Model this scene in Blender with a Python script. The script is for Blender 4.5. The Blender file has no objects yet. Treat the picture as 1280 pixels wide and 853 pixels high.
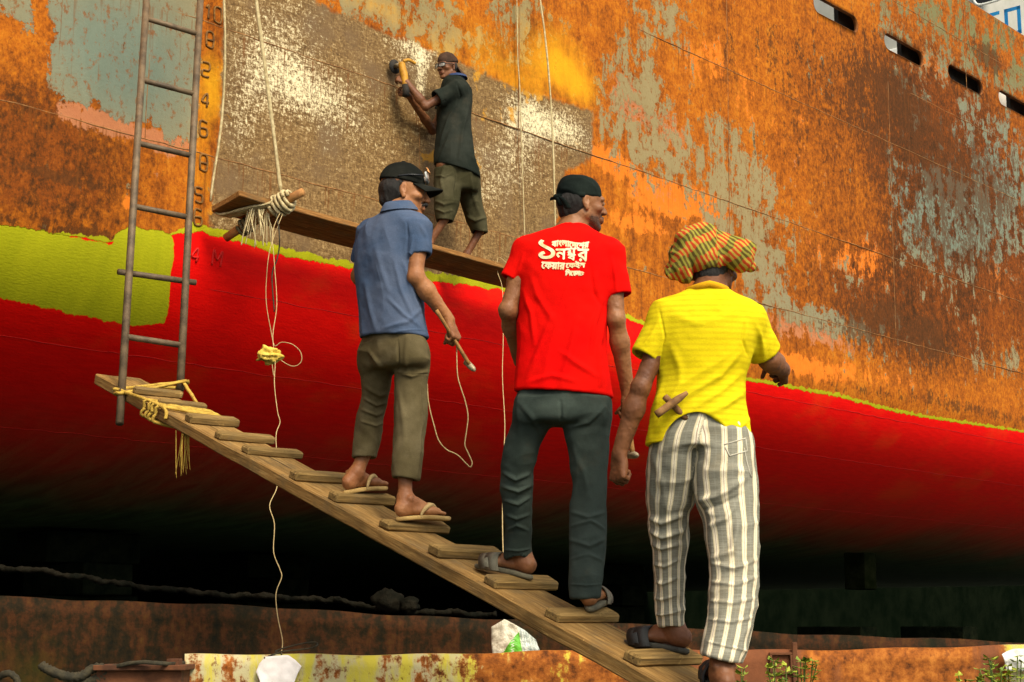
import bpy, bmesh, math, random, os
import numpy as np
from mathutils import Vector, Matrix, noise as mnoise
random.seed(7)
SC = bpy.context.scene
COL = SC.collection
R = math.radians

# ------------------------------------------------------------------ camera
PW, PH, FPX = 1280.0, 853.0, 2000.0
PITCH = math.atan((780 - PH / 2) / FPX)
CZ = 1.0
def ray(px, py):
    a, b = (px - PW / 2) / FPX, (PH / 2 - py) / FPX
    c, s = math.cos(PITCH), math.sin(PITCH)
    return Vector((a, c - b * s, s + b * c))
def at(px, py, Y):
    d = ray(px, py)
    return Vector((0, 0, CZ)) + d * (Y / d.y)
cam_d = bpy.data.cameras.new('camera'); cam = bpy.data.objects.new('camera', cam_d); COL.objects.link(cam)
cam_d.sensor_width = 36; cam_d.lens = FPX / PW * 36; cam_d.clip_end = 500; cam_d.clip_start = 0.1
cam.location = (0, 0, CZ); cam.rotation_euler = (math.pi / 2 + PITCH, 0, 0)
SC.camera = cam

# ------------------------------------------------------------------ light
SUN_EL, SUN_AZ = R(45), R(150)        # azimuth clockwise from +Y
w = bpy.data.worlds.new('World'); SC.world = w; w.use_nodes = True
nt = w.node_tree; bg = nt.nodes['Background']
sky = nt.nodes.new('ShaderNodeTexSky'); sky.sky_type = 'NISHITA'; sky.sun_disc = False
sky.sun_elevation = SUN_EL; sky.sun_rotation = SUN_AZ; sky.dust_density = 4; sky.air_density = 1.2
hs = nt.nodes.new('ShaderNodeHueSaturation'); hs.inputs['Saturation'].default_value = 0.05
nt.links.new(sky.outputs[0], hs.inputs['Color']); nt.links.new(hs.outputs[0], bg.inputs['Color'])
bg.inputs['Strength'].default_value = 0.13
sd = bpy.data.lights.new('sun', 'SUN'); so = bpy.data.objects.new('sun', sd); COL.objects.link(so)
sd.energy = 2.3; sd.angle = R(20); sd.color = (1, 0.86, 0.62)
dirv = Vector((math.sin(SUN_AZ) * math.cos(SUN_EL), math.cos(SUN_AZ) * math.cos(SUN_EL), math.sin(SUN_EL)))
so.rotation_euler = dirv.to_track_quat('Z', 'Y').to_euler()
SC.view_settings.view_transform = 'Standard'; SC.view_settings.look = 'None'
SC.view_settings.exposure = 0.68; SC.view_settings.gamma = 1
SC.cycles.max_bounces = 6

# ------------------------------------------------------------------ node helper
def lin(r, g, b):
    f = lambda v: (v / 255) / 12.92 if v / 255 <= .04045 else ((v / 255 + .055) / 1.055) ** 2.4
    return (f(r), f(g), f(b), 1)
class N:
    def __init__(s, name):
        s.m = bpy.data.materials.new(name); s.m.use_nodes = True; s.t = s.m.node_tree
        s.b = s.t.nodes['Principled BSDF']; s.b.inputs['Roughness'].default_value = .8
    def nd(s, k, **kw):
        n = s.t.nodes.new(k)
        for a, v in kw.items(): setattr(n, a, v)
        return n
    def put(s, sock, v):
        if v is None: return
        if hasattr(v, 'is_output'): s.t.links.new(v, sock)
        else: sock.default_value = v
    def attr(s, name, vec=False):
        n = s.nd('ShaderNodeAttribute', attribute_name=name); return n.outputs['Vector' if vec else 'Fac']
    def obj(s): return s.nd('ShaderNodeTexCoord').outputs['Object']
    def gen(s): return s.nd('ShaderNodeTexCoord').outputs['Generated']
    def mul(s, v, sc, off=(0, 0, 0)):
        n = s.nd('ShaderNodeMapping'); s.put(n.inputs['Vector'], v)
        n.inputs['Scale'].default_value = sc; n.inputs['Location'].default_value = off; return n.outputs[0]
    def noise(s, v, sc, det=4, rough=.55, dist=0, col=False):
        n = s.nd('ShaderNodeTexNoise'); s.put(n.inputs['Vector'], v)
        n.inputs['Scale'].default_value = sc; n.inputs['Detail'].default_value = det
        n.inputs['Roughness'].default_value = rough; n.inputs['Distortion'].default_value = dist
        return n.outputs['Color' if col else 'Fac']
    def voro(s, v, sc, feat='F1'):
        n = s.nd('ShaderNodeTexVoronoi', feature=feat); s.put(n.inputs['Vector'], v); n.inputs['Scale'].default_value = sc
        return n.outputs['Distance']
    def mr(s, v, a, b, c=0, d=1, smooth=True):
        n = s.nd('ShaderNodeMapRange', interpolation_type='SMOOTHSTEP' if smooth else 'LINEAR')
        s.put(n.inputs['Value'], v)
        for k, x in zip(('From Min', 'From Max', 'To Min', 'To Max'), (a, b, c, d)): n.inputs[k].default_value = x
        return n.outputs[0]
    def op(s, o, a, b=None, clamp=False):
        n = s.nd('ShaderNodeMath', operation=o, use_clamp=clamp); s.put(n.inputs[0], a); s.put(n.inputs[1], b); return n.outputs[0]
    def mix(s, f, a, b, mode='MIX'):
        n = s.nd('ShaderNodeMix', data_type='RGBA', blend_type=mode)
        s.put(n.inputs[0], f); s.put(n.inputs[6], a); s.put(n.inputs[7], b); return n.outputs[2]
    def ramp(s, f, stops):
        n = s.nd('ShaderNodeValToRGB'); e = n.color_ramp.elements
        while len(e) < len(stops): e.new(.5)
        for x, (p, c) in zip(e, stops): x.position = p; x.color = c
        s.put(n.inputs[0], f); return n.outputs[0]
    def sep(s, v):
        n = s.nd('ShaderNodeSeparateXYZ'); s.put(n.inputs[0], v); return n.outputs
    def bump(s, h, st=.3, dist=.01, prev=None):
        n = s.nd('ShaderNodeBump'); n.inputs['Strength'].default_value = st; n.inputs['Distance'].default_value = dist
        s.put(n.inputs['Height'], h); s.put(n.inputs['Normal'], prev); s.t.links.new(n.outputs[0], s.b.inputs['Normal']); return n.outputs[0]
    def base(s, c): s.put(s.b.inputs['Base Color'], c)
    def rough(s, c): s.put(s.b.inputs['Roughness'], c)
    def metal(s, c): s.put(s.b.inputs['Metallic'], c)
    def spec(s, c): s.put(s.b.inputs['Specular IOR Level'], c)

def mat_var(name, c1, c2, sc=6, rough=.8, bump=.0, bsc=60, bd=.004, metal=0, det=5, stretch=(1, 1, 1), spec=.3):
    n = N(name); o = n.mul(n.obj(), stretch)
    f = n.mr(n.noise(o, sc, det, .6), .3, .7)
    n.base(n.mix(f, c1, c2)); n.rough(rough); n.metal(metal); n.spec(spec)
    if bump: n.bump(n.noise(o, bsc, 4, .6), bump, bd)
    return n.m

# ------------------------------------------------------------------ object helper
def link(o, parent=None):
    COL.objects.link(o)
    if parent is not None: o.parent = parent
    return o
def tag(o, label=None, cat=None, group=None, kind=None):
    if label: o['label'] = label
    if cat: o['category'] = cat
    if group: o['group'] = group
    if kind: o['kind'] = kind
    return o
def empty(name, loc=(0, 0, 0), **kw):
    o = bpy.data.objects.new(name, None); link(o); o.location = loc; o.empty_display_size = .1
    return tag(o, **kw)
def mesh_obj(name, verts, faces, mat=None, parent=None, smooth=False):
    me = bpy.data.meshes.new(name)
    me.from_pydata([tuple(map(float, v)) for v in verts], [], [tuple(map(int, f)) for f in faces]); me.update()
    if smooth: me.shade_smooth()
    if mat: me.materials.append(mat)
    o = bpy.data.objects.new(name, me); link(o)
    if parent is not None:
        o.parent = parent; o.matrix_parent_inverse = Matrix.Translation(-Vector(parent.location))
    return o
def np_obj(name, V, Q, mat=None, parent=None, smooth=True):
    me = bpy.data.meshes.new(name)
    V = np.asarray(V, np.float32); Q = np.asarray(Q, np.int32)
    k = Q.shape[1]
    me.vertices.add(len(V)); me.vertices.foreach_set('co', V.ravel())
    me.loops.add(Q.size); me.loops.foreach_set('vertex_index', Q.ravel())
    me.polygons.add(len(Q)); me.polygons.foreach_set('loop_start', np.arange(0, Q.size, k, dtype=np.int32))
    me.update(calc_edges=True); me.validate()
    if smooth: me.shade_smooth()
    if mat: me.materials.append(mat)
    o = bpy.data.objects.new(name, me); link(o)
    if parent is not None:
        o.parent = parent; o.matrix_parent_inverse = Matrix.Translation(-Vector(parent.location))
    return o
def fattr(o, name, arr, typ='FLOAT'):
    a = o.data.attributes.new(name, typ, 'POINT')
    a.data.foreach_set('vector' if typ == 'FLOAT_VECTOR' else 'value', np.asarray(arr, np.float32).ravel())

def catmull(pts, n=8):
    P = [Vector(p) for p in pts]; out = []
    for i in range(len(P) - 1):
        p0, p1, p2, p3 = P[max(i - 1, 0)], P[i], P[i + 1], P[min(i + 2, len(P) - 1)]
        for k in range(n):
            t = k / n
            out.append(.5 * ((2 * p1) + (p2 - p0) * t + (2 * p0 - 5 * p1 + 4 * p2 - p3) * t * t + (3 * p1 - p0 - 3 * p2 + p3) * t ** 3))
    out.append(P[-1]); return out
class MB:
    def __init__(s): s.v = []; s.f = []
    def tube(s, pts, r, n=10, strands=0, twist=60, cap=True, rfun=None):
        pts = [Vector(p) for p in pts]; base = len(s.v); L = 0
        t = (pts[1] - pts[0]).normalized(); up = Vector((0, 0, 1)) if abs(t.z) < .9 else Vector((1, 0, 0))
        u = t.cross(up).normalized()
        for i, p in enumerate(pts):
            if i: L += (p - pts[i - 1]).length
            t = (pts[min(i + 1, len(pts) - 1)] - pts[max(i - 1, 0)])
            if t.length < 1e-9: t = Vector((0, 0, 1))
            t.normalize(); u = (u - t * u.dot(t)); u.normalize(); v = t.cross(u)
            rr = rfun(i / (len(pts) - 1)) * r if rfun else r
            for k in range(n):
                a = 2 * math.pi * k / n
                q = rr * (1 + (.22 * math.cos(strands * (a - twist * L / max(strands, 1))) if strands else 0))
                s.v.append(p + u * (q * math.cos(a)) + v * (q * math.sin(a)))
        m = len(pts)
        for i in range(m - 1):
            for k in range(n):
                a, b = base + i * n + k, base + i * n + (k + 1) % n
                s.f.append((a, b, b + n, a + n))
        if cap:
            s.f.append(tuple(base + k for k in range(n))[::-1]); s.f.append(tuple(base + (m - 1) * n + k for k in range(n)))
        return s
    def box(s, c, ax, ay, az):      # half-axes as vectors
        c = Vector(c); b = len(s.v)
        for i in (-1, 1):
            for j in (-1, 1):
                for k in (-1, 1): s.v.append(c + Vector(ax) * i + Vector(ay) * j + Vector(az) * k)
        for q in ((0, 1, 3, 2), (4, 6, 7, 5), (0, 4, 5, 1), (2, 3, 7, 6), (0, 2, 6, 4), (1, 5, 7, 3)):
            s.f.append(tuple(b + x for x in q))
        return s
    def build(s, name, mat, parent=None, smooth=True, bevel=0, seg=2, weld=False):
        o = mesh_obj(name, s.v, s.f, mat, parent, smooth)
        bm = bmesh.new(); bm.from_mesh(o.data)
        if bevel: bmesh.ops.bevel(bm, geom=bm.edges[:], offset=bevel, segments=seg, affect='EDGES', profile=.6)
        bmesh.ops.recalc_face_normals(bm, faces=bm.faces[:]); bm.to_mesh(o.data); bm.free()
        return o
def rough_board(name, c, ax, ay, az, mat, parent, div=(24, 6, 2), amp=.004, seed=0, bevel=.006):
    """a sawn timber: subdivided, bevelled and knocked about"""
    c, ax, ay, az = map(Vector, (c, ax, ay, az))
    bm = bmesh.new(); bmesh.ops.create_cube(bm, size=2)
    bmesh.ops.bevel(bm, geom=bm.edges[:], offset=.001, segments=1, affect='EDGES')
    L = (ax.length, ay.length, az.length)
    for v in bm.verts:      # true-size bevel
        for k in range(3):
            sg = 1 if v.co[k] > 0 else -1
            if abs(abs(v.co[k]) - 1) > 1e-6: v.co[k] = sg * (1 - bevel / L[k])
    for k in range(3):
        for i in range(1, div[k]):
            x = -1 + 2 * i / div[k]; nn = [0, 0, 0]; nn[k] = 1; pp = [0, 0, 0]; pp[k] = x
            bmesh.ops.bisect_plane(bm, geom=bm.verts[:] + bm.edges[:] + bm.faces[:], plane_co=pp, plane_no=nn)
    me = bpy.data.meshes.new(name)
    un = (ax.normalized(), ay.normalized(), az.normalized())
    loc = []
    for v in bm.verts:
        l = Vector((v.co.x * L[0], v.co.y * L[1], v.co.z * L[2])); loc.append(l.copy())
        q = Vector((l.x * 2.3 + seed * 7.1, l.y * 9, l.z * 9))
        d = mnoise.noise_vector(q) * amp + mnoise.noise_vector(q * 4) * amp * .35
        l = l + d
        v.co = c + un[0] * l.x + un[1] * l.y + un[2] * l.z
    bmesh.ops.recalc_face_normals(bm, faces=bm.faces[:])
    bm.to_mesh(me); bm.free(); me.materials.append(mat)
    o = bpy.data.objects.new(name, me); link(o)
    fattr(o, 'grain', np.array([tuple(l + Vector((seed * 3.3, seed * 1.7, 0))) for l in loc]), 'FLOAT_VECTOR')
    if parent is not None:
        o.parent = parent; o.matrix_parent_inverse = Matrix.Translation(-Vector(parent.location))
    return o

# ------------------------------------------------------------------ hull frame
HP = Vector((-.91, 13.0, 0)); HD = Vector((.665, .747, 0)).normalized(); HN = Vector((HD.y, -HD.x, 0))
def hull_sz(px, py):
    o_ = 0.
    for _ in range(8): s, z = plane_sz(px, py, o_); o_ = hull_off(z)
    return s, z
def plane_sz(px, py, off=0):
    d = ray(px, py); o = Vector((0, 0, CZ))
    t = ((HP + HN * off) - o).dot(HN) / d.dot(HN); p = o + d * t
    return ((p - HP).dot(HD), p.z)
def hull_pt(s, z, off=0): return HP + HD * s + HN * (off + hull_off(z)) + Vector((0, 0, z))
ZB, AB, BB = 3.82, 4.4, 1.87
def hull_off(z):
    if z >= ZB: return (z - ZB) * .012
    q = min((ZB - z) / BB, 1); return -AB * (1 - math.sqrt(max(0, 1 - q * q)))
def at_hull(px, py, off=0.0):
    s, z = plane_sz(px, py, off)
    for _ in range(8): s, z = plane_sz(px, py, off + hull_off(z))
    return HP + HD * s + HN * (off + hull_off(z)) + Vector((0, 0, z))
ZTOP = 8.3
# ------------------------------------------------------------------ ship hull
ZTOP = 9.5
def soft_poly(S, Z, poly, soft):
    P = np.array([hull_sz(*p) for p in poly]); n = len(P)
    d = np.full(S.shape, 1e9); ins = np.zeros(S.shape, bool)
    for i in range(n):
        a, b = P[i], P[(i + 1) % n]; e = b - a
        t = np.clip(((S - a[0]) * e[0] + (Z - a[1]) * e[1]) / max(e @ e, 1e-9), 0, 1)
        d = np.minimum(d, np.hypot(S - a[0] - t * e[0], Z - a[1] - t * e[1]))
        c = ((a[1] > Z) != (b[1] > Z)) & (S < (b[0] - a[0]) * (Z - a[1]) / (b[1] - a[1] + 1e-12) + a[0])
        ins ^= c
    sd = np.where(ins, -d, d)
    return 1 / (1 + np.exp(np.clip(sd / soft * 3, -40, 40))), sd
def blobs(S, Z, L):
    o = np.zeros(S.shape)
    for px, py, rx, ry, wgt in L:      # centre and half sizes as seen on the plating
        c = np.array(hull_sz(px, py)); a = np.array(hull_sz(px + rx, py)); b = np.array(hull_sz(px, py + ry))
        ls = max(abs(a[0] - c[0]), .05); lz = max(abs(b[1] - c[1]), .05)
        o += wgt * np.exp(-(((S - c[0]) / ls) ** 2 + ((Z - c[1]) / lz) ** 2))
    return o
def axis(a, b, lo, hi, fine, coarse):
    x = [a]
    while x[-1] < b: x.append(x[-1] + (fine if lo <= x[-1] < hi else coarse))
    return np.array(x)
ss = axis(-14, 30, -4.6, 13.4, .032, .35)
zz = np.concatenate([axis(ZB, ZTOP, 0, 99, .032, .1)[:-1], [ZTOP]])
th = np.linspace(math.pi / 2, 0, 64)[:-1]
prof = [(-34., ZB - BB), (-24., ZB - BB), (-14., ZB - BB), (-9., ZB - BB), (-6., ZB - BB)] + \
       [(-AB * (1 - math.cos(t)), ZB - BB * math.sin(t)) for t in th] + [((z - ZB) * .012, z) for z in zz]
off = np.array([p[0] for p in prof]); pz = np.array([p[1] for p in prof])
nS, nZ = len(ss), len(prof)
S, Z = np.meshgrid(ss, pz, indexing='ij'); O = np.meshgrid(ss, off, indexing='ij')[1]
rng = np.random.default_rng(3)
# plate dents between the frames
dent = np.zeros(S.shape)
for k in range(60):
    cs, cz, r, a = rng.uniform(-5, 13), rng.uniform(3.5, 9.5), rng.uniform(.25, .7), rng.uniform(-.012, .008)
    dent += a * np.exp(-(((S - cs) / r) ** 2 + ((Z - cz) / (r * .8)) ** 2))
O = O + np.where(Z > ZB, dent, dent * .3)
# mooring slots in the bulwark: (s of centre), all on one level
SLOT = [hull_sz(x, y) for x, y in ((1045, 18), (1130, 63), (1207, 100), (1268, 131))]
SLOT += [(SLOT[3][0] + 1.7 * k, 8.31) for k in (1, 2)]
HL, HH = .52, .105
keep = np.ones((nS - 1, nZ - 1), bool)
S2, Z2 = S.copy(), Z.copy()
for cs, cz in SLOT:
    q = np.maximum(np.abs(S - cs) - (HL - HH), 0); v = Z - cz
    d = np.hypot(q, v) - HH
    near = (np.abs(d) < .035)
    g = np.hypot(q, v) + 1e-9
    S2 = np.where(near, S2 - d * (q / g) * np.sign(S - cs), S2); Z2 = np.where(near, Z2 - d * (v / g), Z2)
    d2 = np.hypot(np.maximum(np.abs(S2 - cs) - (HL - HH), 0), Z2 - cz) - HH
    cin = (d2[:-1, :-1] + d2[1:, :-1] + d2[:-1, 1:] + d2[1:, 1:]) / 4 < -.004
    allin = np.maximum.reduce([d2[:-1, :-1], d2[1:, :-1], d2[:-1, 1:], d2[1:, 1:]]) < .012
    keep &= ~(cin & allin)
V = (np.array(HP)[None, None] + S2[..., None] * np.array(HD) + O[..., None] * np.array(HN))
V[..., 2] += Z2
idx = np.arange(nS * nZ).reshape(nS, nZ)
Q = np.stack([idx[:-1, :-1], idx[1:, :-1], idx[1:, 1:], idx[:-1, 1:]], -1)[keep]
ship = empty('cargo_ship', tuple(HP), label='huge rusty steel ship hull freshly painted red along its lower side', cat='ship')

# ---- paint and rust history of the plating, with painted steel glints, in metres on the plate
A = {}
grey = np.zeros(S.shape)
for poly, sf, wgt in (
    ([(66, -40), (252, -40), (246, 150), (240, 172), (150, 146), (64, 116), (60, 60)], .07, 1),
    ([(-40, -20), (40, -20), (44, 28), (20, 25), (-40, 10)], .1, .8),
    ([(748, 60), (800, 40), (835, 90), (830, 170), (850, 215), (800, 225), (752, 190), (742, 120)], .15, .62),
    ([(1108, 178), (1200, 205), (1280, 245), (1300, 330), (1200, 300), (1130, 310), (1112, 270)], .25, .55),
    ([(1060, -20), (1190, -20), (1300, 70), (1300, 150), (1190, 95), (1110, 60)], .3, .72),
    ([(1190, 110), (1300, 150), (1300, 300), (1240, 250), (1200, 190)], .2, .6),
    ([(985, 50), (1050, 60), (1060, 115), (1020, 120)], .2, .42),
    ([(1200, 420), (1300, 440), (1300, 480), (1220, 460)], .15, .6)):
    grey = np.maximum(grey, soft_poly(S, Z, poly, sf * 1.6)[0] * (wgt if wgt >= .8 else wgt * .66))
grey += blobs(S, Z, [(830, 20, 50, 40, .5), (900, 190, 30, 60, .42), (960, 330, 40, 60, .46), (1060, 360, 40, 40, .3), (1010, 395, 60, 18, .5),
                     (1100, 430, 60, 25, .4), (1180, 330, 60, 60, .35), (450, 10, 100, 50, .5), (550, 30, 80, 40, .4), (650, 30, 60, 60, .45), (700, 190, 40, 30, .2), (880, 300, 60, 60, .25), (860, 200, 40, 50, .2), (930, 270, 50, 90, .26), (1240, 280, 60, 90, .2),
                     (950, 230, 25, 60, .3), (1150, 130, 40, 40, .3), (820, 130, 60, 90, .16)])
A['grey'] = grey
A['salmon'] = blobs(S, Z, [(110, 145, 50, 22, .75), (200, 175, 50, 18, .8), (70, 40, 10, 12, .5), (18, 10, 10, 20, .8), (155, 40, 16, 10, .55), (800, 140, 50, 60, .42), (770, 100, 40, 60, .3), (860, 190, 50, 60, .35), (920, 300, 50, 60, .35), (480, 15, 80, 40, .3),
                           (960, 350, 50, 60, .35), (1030, 420, 90, 22, .5), (1150, 240, 50, 40, .35), (990, 210, 40, 90, .3), (820, 250, 60, 30, .3), (1200, 470, 80, 18, .3),
                           (200, 225, 60, 20, .3), (1000, 50, 40, 20, .3)])
A['orange'] = blobs(S, Z, [(760, 198, 36, 18, .85), (835, 248, 50, 26, .9), (790, 280, 50, 22, .6), (900, 250, 40, 30, .45), (600, 80, 50, 60, .35), (860, 60, 60, 50, .35), (960, 310, 80, 40, .3),
                           (1085, 330, 60, 45, .42), (1200, 90, 60, 50, .32), (1240, 340, 40, 60, .45), (1130, 60, 50, 30, .35), (1000, 460, 70, 22, .6), (1100, 470, 80, 18, .35),
                           (20, 15, 14, 26, .5), (95, 5, 14, 14, .5), (160, 255, 12, 14, .5), (930, 120, 60, 90, .3), (390, 110, 22, 18, .5), (150, 39, 12, 8, .6), (1020, 170, 60, 120, .25)])
A['ochre'] = blobs(S, Z, [(700, 86, 40, 34, .8), (605, 66, 46, 46, .42), (580, 20, 50, 30, .18), (655, 118, 40, 34, .4), (730, 118, 22, 26, .35), (545, 70, 30, 25, .35), (500, 20, 50, 30, .2), (690, 40, 50, 40, .3),
                          (260, 100, 20, 70, .42), (266, 120, 16, 40, .35), (250, 220, 20, 80, .38), (460, 5, 60, 20, .3), (640, 200, 30, 40, .35), (560, 210, 40, 40, .25)])
sp, sdst = soft_poly(S, Z, [(279, -60), (380, -60), (398, 4), (521, 57), (560, 72), (640, 108), (742, 140), (740, 198), (706, 214), (694, 300), (700, 420), (560, 400), (300, 330), (258, 330), (264, 230), (276, 150)], .14)
A['steel'] = sp
A['painted_glint'] = blobs(S, Z, [(330, 70, 60, 90, .6), (390, 110, 60, 40, .6), (430, 160, 60, 40, .35), (300, 160, 30, 60, .45), (380, 10, 40, 60, .3), (700, 160, 50, 30, .95), (650, 150, 30, 50, .6), (660, 220, 50, 40, .35),
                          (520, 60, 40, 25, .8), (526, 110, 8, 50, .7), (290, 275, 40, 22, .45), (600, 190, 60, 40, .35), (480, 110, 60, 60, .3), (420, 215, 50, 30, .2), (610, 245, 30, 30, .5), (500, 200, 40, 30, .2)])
A['dark'] = blobs(S, Z, [(1235, 72, 24, 18, 1.0), (1075, 400, 40, 40, .7), (1165, 430, 26, 40, .8), (1120, 395, 30, 40, .45), (1000, 400, 60, 14, .2), (30, 280, 90, 14, .5), (120, 295, 40, 16, .9), (80, 222, 110, 8, .5),
                         (910, 100, 8, 120, .45), (1150, 300, 50, 40, .3), (1060, 150, 60, 40, .42), (1120, 120, 60, 40, .5), (1180, 240, 60, 40, .45), (1250, 230, 50, 70, .45), (1220, 330, 70, 50, .4), (1170, 180, 60, 40, .4), (1090, 90, 60, 40, .35), (1250, 440, 60, 30, .35), (960, 60, 40, 60, .3), (990, 170, 30, 60, .28), (1080, 230, 40, 40, .3), (1230, 515, 110, 12, .6), (1080, 490, 60, 8, .3),
                         (80, 200, 80, 40, .25), (950, 180, 30, 30, .25), (500, 95, 10, 12, .9), (1000, 60, 60, 30, .15), (1100, 40, 50, 20, .3), (1270, 30, 40, 40, .4)])
drip = np.zeros(S.shape)
for zc in (4.43, 5.45, 6.93, 7.72, 8.2, 8.86, 9.5): drip += np.where(Z < zc, np.exp(-(zc - Z) / .42), 0)
A['drip'] = np.clip(drip, 0, 1)
A['cool'] = np.clip(blobs(S, Z, [(150, 70, 130, 120, 1.1), (1240, 210, 110, 150, .95), (1150, 270, 90, 90, .7), (1040, 90, 60, 60, .35), (1080, 400, 120, 50, .5)]), 0, 1)
A['olive'] = np.clip(blobs(S, Z, [(1180, 20, 150, 60, .9), (1280, 60, 60, 60, .5), (560, 0, 200, 90, .25)]), 0, 1)
A['deep'] = np.clip(blobs(S, Z, [(40, 190, 150, 120, 1.0), (1180, 150, 120, 120, .85), (1240, 340, 140, 140, .85), (1110, 390, 110, 70, .7), (1010, 150, 60, 150, .15), (900, 90, 30, 120, .4)]), 0, 1)
edge = [(-60, 285), (0, 287), (140, 302), (215, 293), (250, 291), (300, 303), (345, 318), (440, 336), (560, 354), (620, 362), (786, 398), (860, 440), (935, 477), (965, 481), (1000, 488), (1050, 497), (1100, 511), (1150, 522), (1200, 529), (1280, 541), (1340, 552)]
es = np.array([hull_sz(*p) for p in edge])
A['redsd'] = Z - np.interp(S, es[:, 0], es[:, 1])
A['yelsd'] = soft_poly(S, Z, [(-300, 270), (0, 281), (60, 290), (125, 304), (141, 305), (142, 292), (165, 284), (213, 290), (217, 300), (213, 345), (206, 404), (165, 408), (80, 390), (0, 373), (-300, 330)], .1)[1]
A['band'] = np.interp(S, np.array([hull_sz(*p)[0] for p in ((215, 300), (240, 300), (300, 303), (440, 336), (560, 350), (700, 380), (935, 477), (1050, 497), (1280, 541))]), [.02, .07, .06, .055, .075, .05, .035, .04, .035])

def hull_material():
    n = N('ship_plating'); sz = n.attr('sz', True)
    fine = n.noise(n.mul(sz, (1, 1, 1)), 6.5, 9, .72, .15)
    streak = n.noise(n.mul(sz, (3.2, .75, 1)), 1.9, 9, .7, .5)
    mid = n.noise(n.mul(sz, (1, .8, 1), (3, 7, 0)), 3.2, 8, .66, .3)
    tiny = n.noise(sz, 45, 5, .7)
    grit0 = n.noise(n.mul(sz, (1.2, .8, 1), (4, 4, 0)), 15, 8, .75)
    brk = n.op('ADD', n.op('ADD', n.op('MULTIPLY', mid, .3), n.op('MULTIPLY', grit0, .2)), n.op('ADD', n.op('MULTIPLY', streak, .3), n.op('MULTIPLY', fine, .3)))   # mean ~.55
    grit = n.noise(n.mul(sz, (1.3, .9, 1)), 24, 9, .78)
    huge = n.noise(n.mul(sz, (1, .7, 1), (9, 3, 0)), .7, 4, .6)
    rin = n.op('ADD', n.op('ADD', n.op('MULTIPLY', streak, .3), n.op('MULTIPLY', fine, .3)), n.op('MULTIPLY', grit, .4))
    rin = n.op('ADD', rin, n.op('MULTIPLY', n.op('SUBTRACT', huge, .5), .16))
    rust = n.ramp(rin,
                  [(.36, (.07, .020, .004, 1)), (.44, (.21, .054, .005, 1)), (.50, (.37, .098, .006, 1)), (.56, (.48, .150, .008, 1)), (.66, (.42, .22, .04, 1))])
    deep = n.ramp(rin,
                  [(.39, (.020, .012, .004, 1)), (.47, (.075, .024, .005, 1)), (.54, (.20, .048, .005, 1)), (.65, (.36, .105, .010, 1))])
    c = n.mix(n.mr(n.op('ADD', n.attr('deep'), n.op('MULTIPLY', n.op('SUBTRACT', n.op('ADD', n.op('MULTIPLY', streak, .5), n.op('MULTIPLY', grit0, .5)), .5), 3.4)), .25, .8), rust, deep)
    speck = n.mr(n.noise(sz, 22, 6, .7), .56, .66)
    c = n.mix(n.op('MULTIPLY', speck, .55), c, (.075, .026, .008, 1))
    def mask(att, amp=1.5, lo=.44, hi=.53, nz=brk, mean=.55, K=2.1):
        wv = n.attr(att); v = n.op('ADD', wv, n.op('MULTIPLY', n.op('SUBTRACT', nz, mean), amp * K))
        return n.mr(v, lo, hi)
    m_or = mask('orange', 1.6, .42, .56); c = n.mix(n.op('MULTIPLY', m_or, .9), c, n.mix(fine, (.62, .12, .008, 1), (.72, .22, .02, 1)))
    m_sa = mask('salmon', 1.5, .42, .52); c = n.mix(n.op('MULTIPLY', m_sa, .85), c, n.mix(fine, (.40, .13, .055, 1), (.46, .20, .09, 1)))
    gcol = n.mix(n.attr('cool'), n.mix(streak, (.22, .165, .07, 1), (.30, .235, .115, 1)), n.mix(streak, (.115, .150, .112, 1), (.185, .215, .155, 1)))
    gcol = n.mix(n.attr('olive'), gcol, n.mix(streak, (.10, .10, .04, 1), (.21, .20, .085, 1)))
    m_gr = mask('grey', 2.5, .40, .48)
    gcol = n.mix(n.op('MULTIPLY', n.mr(grit0, .53, .61), .75), gcol, n.mix(tiny, (.10, .035, .01, 1), (.30, .10, .02, 1)))
    c = n.mix(m_gr, c, gcol)
    m_oc = mask('ochre', .75, .15, 1.0, brk, .55); c = n.mix(n.op('MULTIPLY', m_oc, .95), c, n.mix(mid, (.56, .20, .006, 1), (.80, .42, .010, 1)))
    # bare ground steel
    m_st = mask('steel', 1.1, .38, .62, fine, .5, 1)
    scr = n.noise(n.mul(sz, (2.0, 1, 1)), 24, 7, .75, .8)
    brush = n.noise(n.mul(sz, (1, 3.4, 1), (2, 4, 0)), 15, 6, .72, 1.2)
    scol = n.ramp(n.op('ADD', n.op('MULTIPLY', scr, .5), n.op('MULTIPLY', brush, .5)), [(.37, (.06, .033, .012, 1)), (.5, (.20, .115, .042, 1)), (.62, (.42, .28, .115, 1))])
    scol = n.mix(n.mr(n.noise(sz, 1.7, 5, .6), .45, .7), scol, (.17, .105, .05, 1))
    sh = n.op('ADD', n.op('MULTIPLY', n.attr('painted_glint'), .95), n.op('MULTIPLY', n.op('SUBTRACT', n.op('ADD', n.op('MULTIPLY', scr, .6), n.op('MULTIPLY', brush, .4)), .5), 4.8))
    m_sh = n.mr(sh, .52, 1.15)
    scol = n.mix(m_sh, scol, (.82, .70, .42, 1))  # sky glints on the steel, painted as pale base colour
    spots = mask('ochre', 1.6, .42, .6, mid, .53)
    scol = n.mix(n.op('MULTIPLY', spots, .8), scol, (.60, .28, .02, 1))
    c = n.mix(m_st, c, scol)
    m_dk = mask('dark', 2.6, .42, .62, n.op('ADD', n.op('MULTIPLY', streak, .5), n.op('MULTIPLY', grit0, .5)), .5, 1.5); c = n.mix(n.op('MULTIPLY', m_dk, .75), c, n.mix(grit, (.016, .009, .004, 1), (.13, .045, .010, 1)))
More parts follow.
